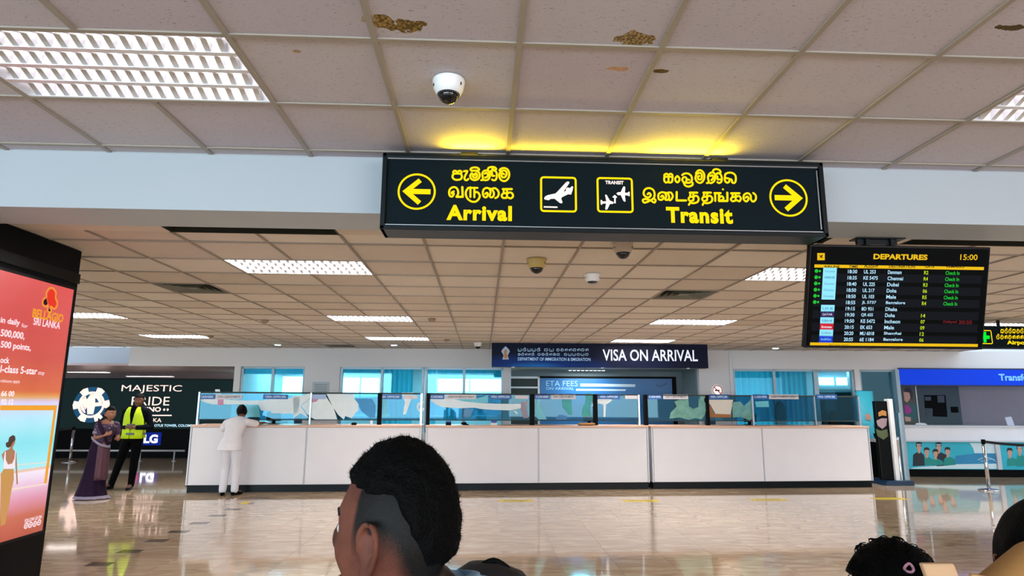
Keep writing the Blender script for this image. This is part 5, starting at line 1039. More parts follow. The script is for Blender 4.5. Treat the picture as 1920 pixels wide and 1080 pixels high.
for px_, l in ((513, 'small monitor back behind the leftmost screen, left'), (1105, 'monitor behind the turquoise print of the middle counter'), (1406, 'monitor behind the green prints of the right counter')): monitor(px_, l)
# ------------------------------------------------------------------ people
def fuse(name, mb, voxel, m, parent, smooth=6, post=None):
    me = mb.mesh('tmp', None); o = bpy.data.objects.new('tmp', me); COL.objects.link(o)
    r_ = o.modifiers.new('r', 'REMESH'); r_.mode = 'VOXEL'; r_.voxel_size = voxel; r_.use_smooth_shade = True
    if smooth: q = o.modifiers.new('s', 'SMOOTH'); q.factor = .5; q.iterations = smooth
    dg = bpy.context.evaluated_depsgraph_get(); nm = bpy.data.meshes.new_from_object(o.evaluated_get(dg)); bpy.data.objects.remove(o)
    nm.materials.clear(); nm.materials.append(m); nm.polygons.foreach_set('use_smooth', [True]*len(nm.polygons))
    if post: post(nm)
    return link(name, nm, parent)
def loft(mb, secs, n=24, tw=0.0):
    vs = []; fs = []
    for (x, y, z, rx, ry) in secs:
        for k in range(n):
            a_ = 2*math.pi*k/n+tw; c_, s_ = math.cos(a_), math.sin(a_); e_ = .8
            vs.append((x+rx*math.copysign(abs(c_)**e_, c_), y+ry*math.copysign(abs(s_)**e_, s_), z))
    for i in range(len(secs)-1):
        for k in range(n): k2 = (k+1) % n; fs.append((i*n+k, i*n+k2, (i+1)*n+k2, (i+1)*n+k))
    fs.append(tuple(range(n))[::-1]); fs.append(tuple((len(secs)-1)*n+k for k in range(n)))
    return mb.add(vs, fs)
def head_pt(d, fat=1.0):
    x, y, z = d; P = Vector((.076*x*fat, .097*y, .120*z))
    if z < 0:
        t = min(1, -z); P.x *= 1-.30*t**1.6
        if y < 0: P.y *= 1-.50*t**1.2
        else: P.y *= 1-.10*t
        P.z *= .98
    else: P.y *= 1+.02*z
    if y > 0:
        g = lambda cx, cz, sx_, sz_: math.exp(-(((P.x-cx)/sx_)**2+((P.z-cz)/sz_)**2))
        P.y += .021*g(0, -.032, .014, .018)+.014*g(0, -.010, .009, .022)+.006*g(0, .022, .04, .010)+.008*g(0, -.066, .020, .007)+.007*g(0, -.078, .017, .006)+.008*g(0, -.108, .02, .014)
        P.y -= .009*g(.032, .000, .014, .010)+.009*g(-.032, .0, .014, .010)+.005*g(0, -.055, .03, .005)
        P.y += .006*g(.045, -.035, .02, .018)+.006*g(-.045, -.035, .02, .018)
    return P
def head_mb(mb, M, nu=64, nv=48, fn=None):
    vs = []; fs = []
    for i in range(nv+1):
        ph = math.pi*(i+.0)/nv
        for k in range(nu):
            t = 2*math.pi*k/nu; d = (math.sin(ph)*math.cos(t), math.sin(ph)*math.sin(t), math.cos(ph)); P = head_pt(d)
            if fn: P = P+Vector(d)*fn(d, P)
            vs.append(M @ P)
    for i in range(nv):
        for k in range(nu): k2 = (k+1) % nu; fs.append((i*nu+k, (i+1)*nu+k, (i+1)*nu+k2, i*nu+k2))
    return mb.add(vs, fs)
def ears(mb, M, sc=1.0):
    for s_ in (-1, 1):
        R_ = Matrix.Rotation(s_*math.radians(-22), 3, 'Z')
        mb.ellipsoid(M @ Vector((s_*.073, -.006, -.012)), (.010, .017*sc, .028*sc), 14, 10, M.to_3x3() @ R_)
        pts = [(s_*.074, .012, -.018), (s_*.080, .014, .004), (s_*.084, .006, .020), (s_*.089, -.010, .024), (s_*.092, -.022, .010), (s_*.089, -.023, -.010), (s_*.083, -.015, -.030), (s_*.078, -.003, -.042), (s_*.074, .004, -.036)]
        mb.tube([M @ Vector(p_) for p_ in smooth_path(pts, 3)], .0052*sc, 8)
        mb.ellipsoid(M @ Vector((s_*.079, -.001, -.039)), (.006, .010, .011), 10, 8)
def facemarks(M, root, iris=True):
    for s_ in (-1, 1):
        e_ = MB().ellipsoid(M @ Vector((s_*.032, .0715, .000)), (.0125, .0125, .0115), 16, 12).obj('eye', mat('eye_white', '#c8c0b8', .2), root, True)
        MB().ellipsoid(M @ Vector((s_*.032, .0812, .000)), (.0058, .0042, .0058), 12, 8).obj('iris', mat('eye_brown', '#1c100a', .15), e_, True)
        q = MB(); stroke_ = [(s_*.016, .0945, .018), (s_*.032, .0885, .023), (s_*.050, .0745, .019)]; q.tube([M @ Vector(p_) for p_ in stroke_], [.0024, .0028, .0014], 6); q.obj('eyebrow', mat('brow_black', '#0b0807', .9), root, True)
    q = MB(); q.tube([M @ Vector(p_) for p_ in ((-.024, .072, -.071), (-.010, .082, -.0705), (0, .0835, -.072), (.010, .082, -.0705), (.024, .072, -.071))], [.002, .0042, .0045, .0042, .002], 8); q.obj('lips', mat('lips_brown', '#7d4238', .5), root, True)
def hand(mb, w, d, pn, curl=.5, s=1.0, side=1):
    """palm and five fingers; w wrist, d pointing direction, pn palm normal"""
    w = Vector(w); d = Vector(d).normalized(); pn = Vector(pn); pn = (pn-d*pn.dot(d)).normalized(); l = d.cross(pn)*side
    mb.cap(w, w+d*.03*s, .024*s, .027*s, 10)
    for k in (-1.5, -.5, .5, 1.5): mb.cap(w+d*.02*s+l*.010*k*s, w+d*.085*s+l*.0195*k*s, .012*s, .0115*s, 8)
    for k, L_ in zip((-1.5, -.5, .5, 1.5), (.062, .074, .078, .070)):
        p0_ = w+d*.085*s+l*.0195*k*s; a_ = curl*.5; dd = d*math.cos(a_)+pn*math.sin(a_); p1_ = p0_+dd*L_*.45*s; a_ += curl; dd = d*math.cos(a_)+pn*math.sin(a_); p2_ = p1_+dd*L_*.32*s; a_ += curl*.7; dd = d*math.cos(a_)+pn*math.sin(a_); p3_ = p2_+dd*L_*.23*s
        mb.cap(p0_, p1_, .0092*s, .0086*s, 8); mb.cap(p1_, p2_, .0086*s, .0078*s, 8); mb.cap(p2_, p3_, .0078*s, .0068*s, 8)
    b0 = w+d*.022*s+l*.020*s; b1 = b0+(d*.55+l*.75+pn*.25).normalized()*.042*s; b2 = b1+(d*.9+l*.25+pn*.3).normalized()*.032*s; mb.cap(b0, b1, .0125*s, .0105*s, 8); mb.cap(b1, b2, .0105*s, .0085*s, 8)
def headM(c, yaw, pitch=0, roll=0):
    """yaw: 0 looks away along +y, positive turns to the left"""
    return Matrix.Translation(Vector(c)) @ Matrix.Rotation(yaw, 4, 'Z') @ Matrix.Rotation(pitch, 4, 'X') @ Matrix.Rotation(roll, 4, 'Y')
SK1 = mat('skin_brown', '#8a5840', .55, namt=.06, nscale=14); SK2 = mat('skin_dark_brown', '#6e4634', .55, namt=.06, nscale=14)
HAIR = mat('black_hair', '#020101', .65, spec=.12, bump=.5, bscale=180)
# --- woman in the white uniform, leaning on the counter, seen from behind
def body(mb, J, r, HM, neck_r=.052, torso=None, hands=None):
    """J: joints; one continuous skin surface"""
    head_mb(mb, HM, 40, 30); ears(mb, HM)
    mb.cap(J['neck'], HM @ Vector((0, -.02, -.07)), neck_r*1.1, neck_r, 14)
    for s_ in 'lr':
        mb.cap(J['sh'+s_], J['el'+s_], .048*r, .037*r); mb.cap(J['el'+s_], J['wr'+s_], .037*r, .025*r)
        mb.cap(J['neck'], J['sh'+s_], .055*r, .052*r)
        mb.cap(J['hi'+s_], J['kn'+s_], .080*r, .056*r); mb.cap(J['kn'+s_], J['an'+s_], .055*r, .036*r)
        mb.cap(J['an'+s_], Vector(J['an'+s_])+Vector(J['foot'+s_])*.9, .036*r, .030*r)
        w_, d_, pn_, cu_ = J['hand'+s_]; hand(mb, w_, d_, pn_, cu_, .93*r, 1 if s_ == 'l' else -1)
    loft(mb, torso)
def shoes(root, J, m, L_=.24):
    for s_ in 'lr':
        a_ = Vector(J['an'+s_]); f_ = Vector(J['foot'+s_]); f_.z = 0; f_.normalize(); q = MB(); h_ = Vector((a_.x, a_.y, 0))-f_*.05
        R_ = Matrix.Rotation(math.atan2(f_.y, f_.x), 3, 'Z')
        vs = []; fs = []; n = 16; secs = [(0, .030, .070), (.03, .036, .085), (.09, .038, .080), (.15, .046, .055), (.20, .042, .042), (.235, .025, .030), (.245, .008, .016)]
        for (t_, w_, h2) in secs:
            for k in range(n):
                a2 = 2*math.pi*k/n; z_ = max(0, h2/2+h2/2*math.sin(a2)*1.05); vs.append(h_+R_ @ Vector((t_, w_*math.cos(a2), z_)))
        for i in range(len(secs)-1):
            for k in range(n): fs.append((i*n+k, i*n+(k+1) % n, (i+1)*n+(k+1) % n, (i+1)*n+k))
        fs.append(tuple(range(n))[::-1]); fs.append(tuple((len(secs)-1)*n+k for k in range(n)))
        q.add(vs, fs); q.obj('shoe', m, root, True)
p = at(438, 925, Z=0); px0 = p.x
W1 = tag(empty('person', (px0, 11.40, 0)), 'person in a short-sleeved white tunic and trousers leaning on the leftmost counter, back turned', 'person')
J = dict(neck=(.05, .10, 1.27), shl=(-.15, .07, 1.20), shr=(.21, .08, 1.22), ell=(-.25, .17, 1.09), elr=(.33, .20, 1.19), wrl=(-.10, .34, 1.20), wrr=(.37, .42, 1.20), hil=(-.075, -.06, .86), hir=(.085, -.05, .86), knl=(-.085, .03, .45), knr=(.10, .03, .45), anl=(-.095, .0, .065), anr=(.09, .04, .065), footl=(-.05, .14, -.03), footr=(.05, .14, -.03),
         handl=((-.10, .34, 1.20), (.9, .5, 0), (0, 0, -1), .3), handr=((.37, .42, 1.20), (.1, 1, 0), (0, 0, -1), .25))
HM = headM((.055, .18, 1.40), .55, -.42, 0)
tor = [(.0, -.05, .80, .15, .11), (.0, -.05, .88, .165, .12), (.01, -.02, .98, .13, .10), (.02, .02, 1.10, .145, .105), (.04, .06, 1.20, .165, .10), (.05, .09, 1.27, .12, .07), (.05, .10, 1.30, .05, .05)]
q = MB(); body(q, J, .93, HM, torso=tor); fuse('body', q, .007, SK2, W1)
M_uni = mat('white_uniform', '#e6e4ea', .7, bump=.25, bscale=25, namt=.03); 
q = MB(); loft(q, [(-.01, -.055, .755, .205, .145), (-.01, -.055, .80, .195, .14), (.0, -.05, .88, .178, .135), (.01, -.02, .98, .146, .118), (.02, .02, 1.10, .158, .122), (.035, .055, 1.20, .178, .118), (.045, .085, 1.27, .135, .085), (.05, .10, 1.305, .062, .062)])
for s_ in 'lr':
    a_ = Vector(J['sh'+s_]); b_ = Vector(J['el'+s_]); q.cap(a_, a_.lerp(b_, .85), .064, .060, 14); q.cap(J['neck'], a_, .066, .064, 14)
fuse('tunic', q, .008, M_uni, W1, 8)
q = MB()
for s_ in 'lr': a_, b_, c_ = (Vector(J[k_+s_]) for k_ in ('hi', 'kn', 'an')); q.cap(a_, b_, .096, .073, 16); q.cap(b_, c_+Vector((0, 0, .02)), .073, .062, 16)
loft(q, [(0, -.05, .78, .172, .125), (0, -.05, .86, .165, .12), (.01, -.03, .95, .135, .105)]); fuse('trousers', q, .008, mat('white_trousers', '#dcdde6', .7, bump=.25, bscale=22, namt=.03), W1, 6)
shoes(W1, J, M_blackm)
q = MB(); head_mb(q, HM, 40, 30, lambda d, P: .012 if (d[2] > .35 or d[1] < .25-.5*max(0, -d[2])) and d[2] > -.72 else -.02); q.ellipsoid(HM @ Vector((0, -.115, .005)), (.035, .03, .032)); fuse('hair', q, .006, HAIR, W1, 2); facemarks(HM, W1)
# --- man in the hi-vis vest
W2 = tag(empty('person', (at(232, 917, Z=0).x, 12.2, 0)), 'person in a yellow hi-vis vest over dark clothes, arms folded, before the casino display', 'person')
J = dict(neck=(.09, 0, 1.44), shl=(-.10, .0, 1.39), shr=(.28, .0, 1.38), ell=(-.17, .03, 1.10), elr=(.37, .02, 1.10), wrl=(.02, -.16, 1.10), wrr=(.17, -.18, 1.10), hil=(-.01, .0, .90), hir=(.16, .0, .90), knl=(-.12, .01, .49), knr=(.145, -.01, .48), anl=(-.24, .02, .07), anr=(.13, -.01, .07), footl=(-.05, -.13, -.03), footr=(.02, -.14, -.03),
         handl=((.02, -.16, 1.10), (1, -.1, .05), (0, 1, 0), .4), handr=((.17, -.18, 1.10), (-1, .0, .0), (0, 1, 0), .6))
HM = headM((.12, -.02, 1.585), math.pi+.15, -.05, 0)
tor = [(.07, 0, .84, .15, .11), (.07, 0, .92, .16, .115), (.08, 0, 1.05, .145, .11), (.09, 0, 1.20, .165, .12), (.09, 0, 1.33, .18, .115), (.09, 0, 1.41, .13, .08), (.09, 0, 1.46, .055, .055)]
q = MB(); body(q, J, 1.0, HM, torso=tor); fuse('body', q, .007, SK2, W2)
M_nav = mat('navy_shirt', '#070d18', .85, spec=.08, bump=.2, bscale=22); q = MB(); loft(q, [(.07, 0, .90, .175, .13), (.08, 0, 1.05, .162, .125), (.09, 0, 1.20, .18, .135), (.09, 0, 1.33, .195, .128), (.09, 0, 1.41, .145, .092), (.09, 0, 1.455, .068, .066)])
for s_ in 'lr': a_, b_, c_ = (Vector(J[k_+s_]) for k_ in ('sh', 'el', 'wr')); q.cap(a_, b_, .066, .054, 14); q.cap(b_, b_.lerp(c_, .85), .054, .042, 14); q.cap(J['neck'], a_, .07, .068, 14)
fuse('shirt', q, .008, M_nav, W2, 6)
M_vest = mat('hivis_yellow', '#c8f000', .6, bump=.2, bscale=20); 
def vest_part(x0_, x1_, nm_):
    vs = []; fs = []; n = 10; zs = [.90, 1.0, 1.12, 1.24, 1.34, 1.42, 1.465]; inner = [0, 0, 0, .02, .035, .045, .05]; outer = [.185, .178, .182, .175, .150, .12, .10]
    for z_, i_, o_ in zip(zs, inner, outer):
        for k in range(n+1):
            u_ = k/n; ax = (i_+.006)+(o_-i_)*u_; sgn = 1 if x1_ > x0_ else -1; dep = .150 if z_ < 1.36 else (.125 if z_ < 1.44 else .085)
            y_ = -dep*math.sqrt(max(0, 1-(ax/.205)**2.4))-.004; vs.append((.09+sgn*ax-.01*(z_ < 1.0), y_, z_))
    for i in range(len(zs)-1):
        for k in range(n): a_ = i*(n+1)+k; fs.append((a_, a_+1, a_+n+2, a_+n+1))
    o = MB().add(vs, fs).obj(nm_, M_vest, W2, True); md = o.modifiers.new('s', 'SOLIDIFY'); md.thickness = .012; md.offset = 0; return o
vest_part(0, 1, 'vest_front'); vest_part(0, -1, 'vest_front')
q = MB(); loft(q, [(.08, .01, .90, .192, .150), (.08, .01, 1.05, .18, .145), (.09, .01, 1.20, .194, .150), (.09, .01, 1.33, .195, .140), (.09, .012, 1.43, .14, .09)]); q.v = [(x_, max(y_, -.01), z_) for x_, y_, z_ in q.v]; q.obj('vest_back', M_vest, W2, True)
for z_, w_ in ((.985, .02), (1.145, .018)):
    q = MB(); vs = []; n = 24
    for k in range(n+1): a_ = math.pi+math.pi*k/n; vs += [(.09+.196*math.cos(a_), .166*math.sin(a_), z_-w_), (.09+.196*math.cos(a_), .166*math.sin(a_), z_+w_)]
    q.add(vs, [(2*i, 2*i+2, 2*i+3, 2*i+1) for i in range(n)]); q.obj('reflective_band', mat('grey_reflective', '#5c6f72', .4), W2, True)
q = MB(); loft(q, [(.07, 0, .84, .165, .125), (.07, 0, .92, .172, .126), (.075, 0, .97, .165, .12)])
for s_ in 'lr': a_, b_, c_ = (Vector(J[k_+s_]) for k_ in ('hi', 'kn', 'an')); q.cap(a_, b_, .098, .070, 16); q.cap(b_, c_, .070, .054, 16)
fuse('trousers', q, .008, mat('black_trousers', '#040508', .85, spec=.08), W2, 6); shoes(W2, J, M_black)
q = MB(); head_mb(q, HM, 40, 30, lambda d, P: .014 if d[2] > .50 or (d[1] < .15 and d[2] > -.25) else -.02); fuse('hair', q, .006, HAIR, W2, 2); facemarks(HM, W2)
# --- woman in the purple sari
W3 = tag(empty('person', (at(178, 933, Z=0).x, 11.06, 0)), 'person in a long purple sari with a hair bun, raising one hand', 'person')
J = dict(neck=(.12, 0, 1.23), shl=(.0, -.02, 1.19), shr=(.20, .14, 1.18), ell=(-.01, -.06, .96), elr=(.25, .16, .95), wrl=(.19, -.14, 1.02), wrr=(.32, -.05, .96), hil=(.0, .0, .76), hir=(.08, .1, .76), knl=(.02, .0, .42), knr=(.09, .08, .42), anl=(.0, .0, .06), anr=(.08, .08, .06), footl=(.12, -.05, -.03), footr=(.12, -.04, -.03),
         handl=((.19, -.14, 1.02), (1, .1, .5), (0, 1, .2), .9), handr=((.32, -.05, .96), (.6, -.6, .2), (0, 1, 0), .5))
HM = headM((.165, -.01, 1.365), -math.pi/2-.45, -.02, 0)
tor = [(.03, .03, .72, .13, .12), (.04, .03, .82, .14, .13), (.06, .03, .95, .115, .11), (.09, .03, 1.06, .125, .115), (.11, .02, 1.15, .13, .11), (.12, .01, 1.21, .09, .08), (.12, 0, 1.25, .045, .045)]
q = MB(); body(q, J, .86, HM, torso=tor, neck_r=.045); fuse('body', q, .0065, SK1, W3)
M_blouse = bpy.data.materials.new('patterned_blouse'); M_blouse.use_nodes = True; nt = M_blouse.node_tree; N = nt.nodes; pb = N['Principled BSDF']; vo = N.new('ShaderNodeTexVoronoi'); vo.inputs['Scale'].default_value = 16; cr = N.new('ShaderNodeValToRGB'); cr.color_ramp.elements[0].color = lin('#8a6a86'); cr.color_ramp.elements[1].color = lin('#331a3a'); cr.color_ramp.elements[0].position = .12; cr.color_ramp.elements[1].position = .3; tc = N.new('ShaderNodeTexCoord'); nt.links.new(tc.outputs['Object'], vo.inputs['Vector']); nt.links.new(vo.outputs[0], cr.inputs[0]); nt.links.new(cr.outputs[0], pb.inputs['Base Color']); pb.inputs['Roughness'].default_value = .7
q = MB(); loft(q, [(.05, .03, .90, .13, .125), (.07, .03, .98, .127, .12), (.09, .03, 1.06, .137, .128), (.11, .02, 1.15, .142, .12), (.12, .01, 1.20, .10, .09)])
for s_ in 'lr': a_, b_ = (Vector(J[k_+s_]) for k_ in ('sh', 'el')); q.cap(a_, a_.lerp(b_, .55), .055, .052, 14); q.cap(Vector(J['neck'])-Vector((0, 0, .02)), a_, .05, .054, 14)
fuse('blouse', q, .007, M_blouse, W3, 5)
q = MB(); vs = []; n = 64; secs = [(.02, 0, .015, .27, .20), (.0, 0, .05, .235, .185), (.0, .01, .20, .195, .165), (.01, .02, .40, .165, .15), (.02, .03, .60, .155, .145), (.03, .03, .75, .155, .145), (.045, .03, .86, .140, .132), (.05, .03, .93, .128, .122)]
fs = []
for (x_, y_, z_, rx, ry) in secs:
    for k in range(n): a_ = 2*math.pi*k/n; f_ = 1+(.05*(1-z_))*math.sin(a_*11+z_*2)+.02*math.sin(a_*5+1); vs.append((x_+rx*f_*math.cos(a_), y_+ry*f_*math.sin(a_), z_))
for i in range(len(secs)-1):
    for k in range(n): fs.append((i*n+k, i*n+(k+1) % n, (i+1)*n+(k+1) % n, (i+1)*n+k))
M_sari = mat('purple_sari', '#1d0b24', .7, spec=.12, bump=.2, bscale=14, namt=.15); o = MB().add(vs, fs).obj('sari_skirt', M_sari, W3, True); md = o.modifiers.new('s', 'SOLIDIFY'); md.thickness = .006
vs = []; fs = []
for (x_, y_, z_, rx, ry) in ((.02, 0, .012, .275, .205), (.008, 0, .055, .240, .190)):
    for k in range(n): a_ = 2*math.pi*k/n; f_ = 1+(.05*(1-z_))*math.sin(a_*11+z_*2)+.02*math.sin(a_*5+1); vs.append((x_+rx*f_*math.cos(a_), y_+ry*f_*math.sin(a_), z_))
for k in range(n): fs.append((k, (k+1) % n, (k+1) % n+n, k+n))
MB().add(vs, fs).obj('hem_border', mat('silver_border', '#7d7488', .5), W3, True)
def sash(pts, w, m_, nm_, th=.008):
    vs = []; 
    for (x_, y_, z_, nx, ny) in pts: vs += [(x_, y_, z_-w), (x_, y_, z_+w)]
    o = MB().add(vs, [(2*i, 2*i+2, 2*i+3, 2*i+1) for i in range(len(pts)-1)]).obj(nm_, m_, W3, True); md = o.modifiers.new('s', 'SOLIDIFY'); md.thickness = th; return o
SP = smooth_path([(-.07, -.06, .98), (.02, -.125, .93), (.12, -.13, .87), (.20, -.08, .84), (.22, .0, .83)], 4); sash([(a_, b_, c_, 0, 0) for a_, b_, c_ in SP], .022, mat('silver_border', '#7d7488', .5), 'waist_border')
SP = smooth_path([(.20, -.03, .84), (.19, -.12, .97), (.15, -.145, 1.08), (.07, -.11, 1.18), (.0, -.04, 1.25), (-.03, .06, 1.22)], 4); sash([(a_, b_, c_, 0, 0) for a_, b_, c_ in SP], .045, M_sari, 'shoulder_drape')
vs = []; n = 10
for i in range(9):
    z_ = .86-.07*i
    for k in range(n+1): a_ = -1.4+1.5*k/n; r_ = 1+.06*math.sin(k*2.2); vs.append((.07+(.135+.012*i/8)*r_*math.cos(a_), .01+(.14+.01*i/8)*r_*math.sin(a_), z_))
o = MB().add(vs, [(i*(n+1)+k, i*(n+1)+k+1, (i+1)*(n+1)+k+1, (i+1)*(n+1)+k) for i in range(8) for k in range(n)]).obj('sari_fall', mat('plum_fall', '#4a2636', .6, namt=.2), W3, True); md = o.modifiers.new('s', 'SOLIDIFY'); md.thickness = .005
for s_ in 'l': a_, b_ = (Vector(J[k_+s_]) for k_ in ('sh', 'el')); MB().tube([a_.lerp(b_, .50), a_.lerp(b_, .68)], .0555, 18).obj('sleeve_cuff', mat('silver_border', '#7d7488', .5), W3, True)
q = MB(); head_mb(q, HM, 40, 30, lambda d, P: .008 if (d[2] > .50 or d[1] < .12) and d[2] > -.75 else -.02); q.ellipsoid(HM @ Vector((0, -.115, -.02)), (.045, .038, .042)); fuse('hair', q, .006, HAIR, W3, 2); facemarks(HM, W3)
# --- foreground people standing in the queue
def standing(k):
    P = dict(neck=(0, 0, 1.44), shl=(-.19, 0, 1.385), shr=(.19, 0, 1.385), ell=(-.235, -.02, 1.10), elr=(.235, -.02, 1.10), wrl=(-.24, .05, .86), wrr=(.24, .05, .86), hil=(-.085, 0, .89), hir=(.085, 0, .89), knl=(-.095, .01, .48), knr=(.095, .01, .48), anl=(-.10, 0, .07), anr=(.10, 0, .07))
    J = {a: tuple(c*k for c in b) for a, b in P.items()}; J.update(footl=(-.03, .14*k, -.03), footr=(.03, .14*k, -.03), handl=(J['wrl'], (0, .15, -1), (1, 0, 0), .45), handr=(J['wrr'], (0, .15, -1), (-1, 0, 0), .45)); return J
def torso_secs(k, e=0.0): return [(0, 0, z*k, rx*k+e, ry*k+e) for z, rx, ry in ((.84, .15, .11), (.92, .165, .12), (1.05, .145, .11), (1.20, .165, .125), (1.32, .185, .12), (1.39, .14, .09), (1.45, .06, .055))]
def dress(root, J, k, ms, mt, top='shirt', e=.012, vox=.008):
    q = MB(); loft(q, torso_secs(k, e)[1:])
    for s_ in 'lr':
        a_, b_, c_ = (Vector(J[n_+s_]) for n_ in ('sh', 'el', 'wr')); q.cap(a_, b_, .064*k, .054*k, 14); q.cap(b_, b_.lerp(c_, .85), .054*k, .042*k, 14); q.cap(J['neck'], a_, .066*k, .064*k, 14)
    fuse(top, q, vox, ms, root, 6); q = MB(); loft(q, torso_secs(k, .008)[:3])
    for s_ in 'lr': a_, b_, c_ = (Vector(J[n_+s_]) for n_ in ('hi', 'kn', 'an')); q.cap(a_, b_, .098*k, .072*k, 16); q.cap(b_, c_, .072*k, .056*k, 16)
    fuse('trousers', q, .009, mt, root, 6); shoes(root, J, M_blackm)
# man with faded black hair, seen from behind and to the side
M_skf = bpy.data.materials.new('skin_with_faded_hair'); M_skf.use_nodes = True; nt = M_skf.node_tree; N = nt.nodes; L = nt.links; pb = N['Principled BSDF']; at_n = N.new('ShaderNodeAttribute'); at_n.attribute_name = 'hair_density'
tc = N.new('ShaderNodeTexCoord'); nz = N.new('ShaderNodeTexNoise'); nz.inputs['Scale'].default_value = 420; nz.inputs['Detail'].default_value = 2; nb = N.new('ShaderNodeTexNoise'); nb.inputs['Scale'].default_value = 18; L.new(tc.outputs['Object'], nz.inputs[0]); L.new(tc.outputs['Object'], nb.inputs[0])
sk_ = N.new('ShaderNodeValToRGB'); sk_.color_ramp.elements[0].color = lin('#4c281d'); sk_.color_ramp.elements[1].color = lin('#6c3c2e'); sk_.color_ramp.elements[0].position = .35; sk_.color_ramp.elements[1].position = .65; L.new(nb.outputs[0], sk_.inputs[0])
ad = N.new('ShaderNodeMath'); ad.operation = 'MULTIPLY_ADD'; ad.inputs[1].default_value = .5; L.new(nz.outputs[0], ad.inputs[0]); sb = N.new('ShaderNodeMath'); sb.operation = 'SUBTRACT'; L.new(at_n.outputs['Fac'], sb.inputs[0]); sb.inputs[1].default_value = .25; L.new(sb.outputs[0], ad.inputs[2]); ad.use_clamp = True
ml_ = N.new('ShaderNodeMath'); ml_.operation = 'MULTIPLY'; L.new(ad.outputs[0], ml_.inputs[0]); gt = N.new('ShaderNodeMath'); gt.operation = 'GREATER_THAN'; gt.inputs[1].default_value = .01; L.new(at_n.outputs['Fac'], gt.inputs[0]); L.new(gt.outputs[0], ml_.inputs[1])
mx = N.new('ShaderNodeMix'); mx.data_type = 'RGBA'; L.new(ml_.outputs[0], mx.inputs[0]); L.new(sk_.outputs[0], mx.inputs[6]); mx.inputs[7].default_value = lin('#060808'); L.new(mx.outputs[2], pb.inputs['Base Color']); pb.inputs['Roughness'].default_value = .5
pb.inputs['Specular IOR Level'].default_value = .2; pb.inputs['Roughness'].default_value = .62
hc = at(744, 998, Y=.98); F_YAW = .72
W4 = tag(empty('person', (hc.x+.035, 1.02, -.015)), 'large foreground head of a man with faded black hair, seen from behind, facing left', 'person'); W4.rotation_euler = (0, 0, F_YAW)
Ri = Matrix.Rotation(-F_YAW, 4, 'Z'); lc_ = Ri @ Vector((hc.x-W4.location.x, .98-1.02, hc.z+.015))
HM = headM(lc_, 1.20-F_YAW, .11, .02) @ Matrix.Diagonal((1.05, .92, 1.06, 1)); HMi = HM.inverted()
def ss(a, b, x): t = max(0, min(1, (x-a)/(b-a))); return t*t*(3-2*t)
def dens(P):
    az = abs(math.degrees(math.atan2(P.x, P.y))); z = P.z
    if az < 58: zb = .066
    elif az < 68: zb = .066-.100*(az-58)/10
    elif az < 112: zb = -.034
    else: zb = -.035-.055*ss(112, 150, az)
    return min(1, ss(0, .060, z-zb)*.88 + (.12 if z > zb else 0)+ss(.02,.06,z)*.2)
def post(me):
    a_ = me.attributes.new('hair_density', 'FLOAT', 'POINT'); vals = []
    for v in me.vertices:
        P = HMi @ v.co; vals.append(dens(P) if (P.z > -.13 and P.length < .17) and not (abs(P.x) > .079 and abs(P.y) < .03 and P.z < .025) else 0.0)
    a_.data.foreach_set('value', vals)
J = standing(.91)
q = MB(); body(q, J, .96, HM, torso=torso_secs(.90), neck_r=.062); q.v = q.v; bod = fuse('body', q, .0038, M_skf, W4, 5, post)
def cap_fn(d, P):
    az = abs(math.degrees(math.atan2(P.x, P.y))); zc = .058 if az < 105 else .058-.088*ss(105, 165, az)
    nse = noise.noise(Vector(P)*60)*.003+noise.noise(Vector(P)*170)*.0018
    return -.012+(.022-.004*ss(100, 150, az))*ss(zc-.012, zc+.014, P.z+noise.noise(Vector(P)*45)*.006)+nse
q = MB(); head_mb(q, HM, 120, 90, cap_fn); M_hf = mat('dense_black_hair', '#010101', .7, spec=.08, bump=.4, bscale=260); q.obj('hair', M_hf, W4, True)
rnd = random.Random(9); q = MB()
for k in range(9000):
    t_ = rnd.uniform(0, 6.283); z_ = rnd.uniform(-.35, 1); r_ = math.sqrt(1-z_*z_); d_ = (r_*math.cos(t_), r_*math.sin(t_), z_); P = head_pt(d_); th = cap_fn(d_, P)
    if th < .004: continue
    D = Vector(d_); a_ = P+D*(th-.002); tip = a_+(D*.8+Vector((rnd.uniform(-.5, .5), rnd.uniform(-.2, .7), rnd.uniform(-.6, .3)))).normalized()*rnd.uniform(.004, .009); w_ = D.cross(Vector((rnd.random(), rnd.random(), rnd.random()))).normalized()*.0005
    q.add([HM @ (a_+w_), HM @ (a_-w_), HM @ tip], [(0, 1, 2)])
tag(q.obj('hair_strands', M_hf, W4), kind='stuff'); facemarks(HM, W4)
M_shirt = mat('light_blue_shirt', '#7fa6c4', .7, bump=.2, bscale=60); dress(W4, J, .91, M_shirt, mat('dark_trousers', '#0a0c12', .8, spec=.1))
q = MB(); n = 40; vs = []
for i, (z_, rx, ry) in enumerate(((1.300, .083, .078), (1.335, .074, .072), (1.352, .070, .069), (1.350, .078, .078), (1.31, .092, .088))):
    for k in range(n): a_ = 2*math.pi*k/n; vs.append((rx*math.cos(a_), ry*math.sin(a_)-.012, z_-.012*math.sin(a_)+.0))
q.add(vs, [(i*n+k, i*n+(k+1) % n, (i+1)*n+(k+1) % n, (i+1)*n+k) for i in range(4) for k in range(n)]); o = q.obj('collar', M_shirt, W4, True); md = o.modifiers.new('s', 'SOLIDIFY'); md.thickness = .003
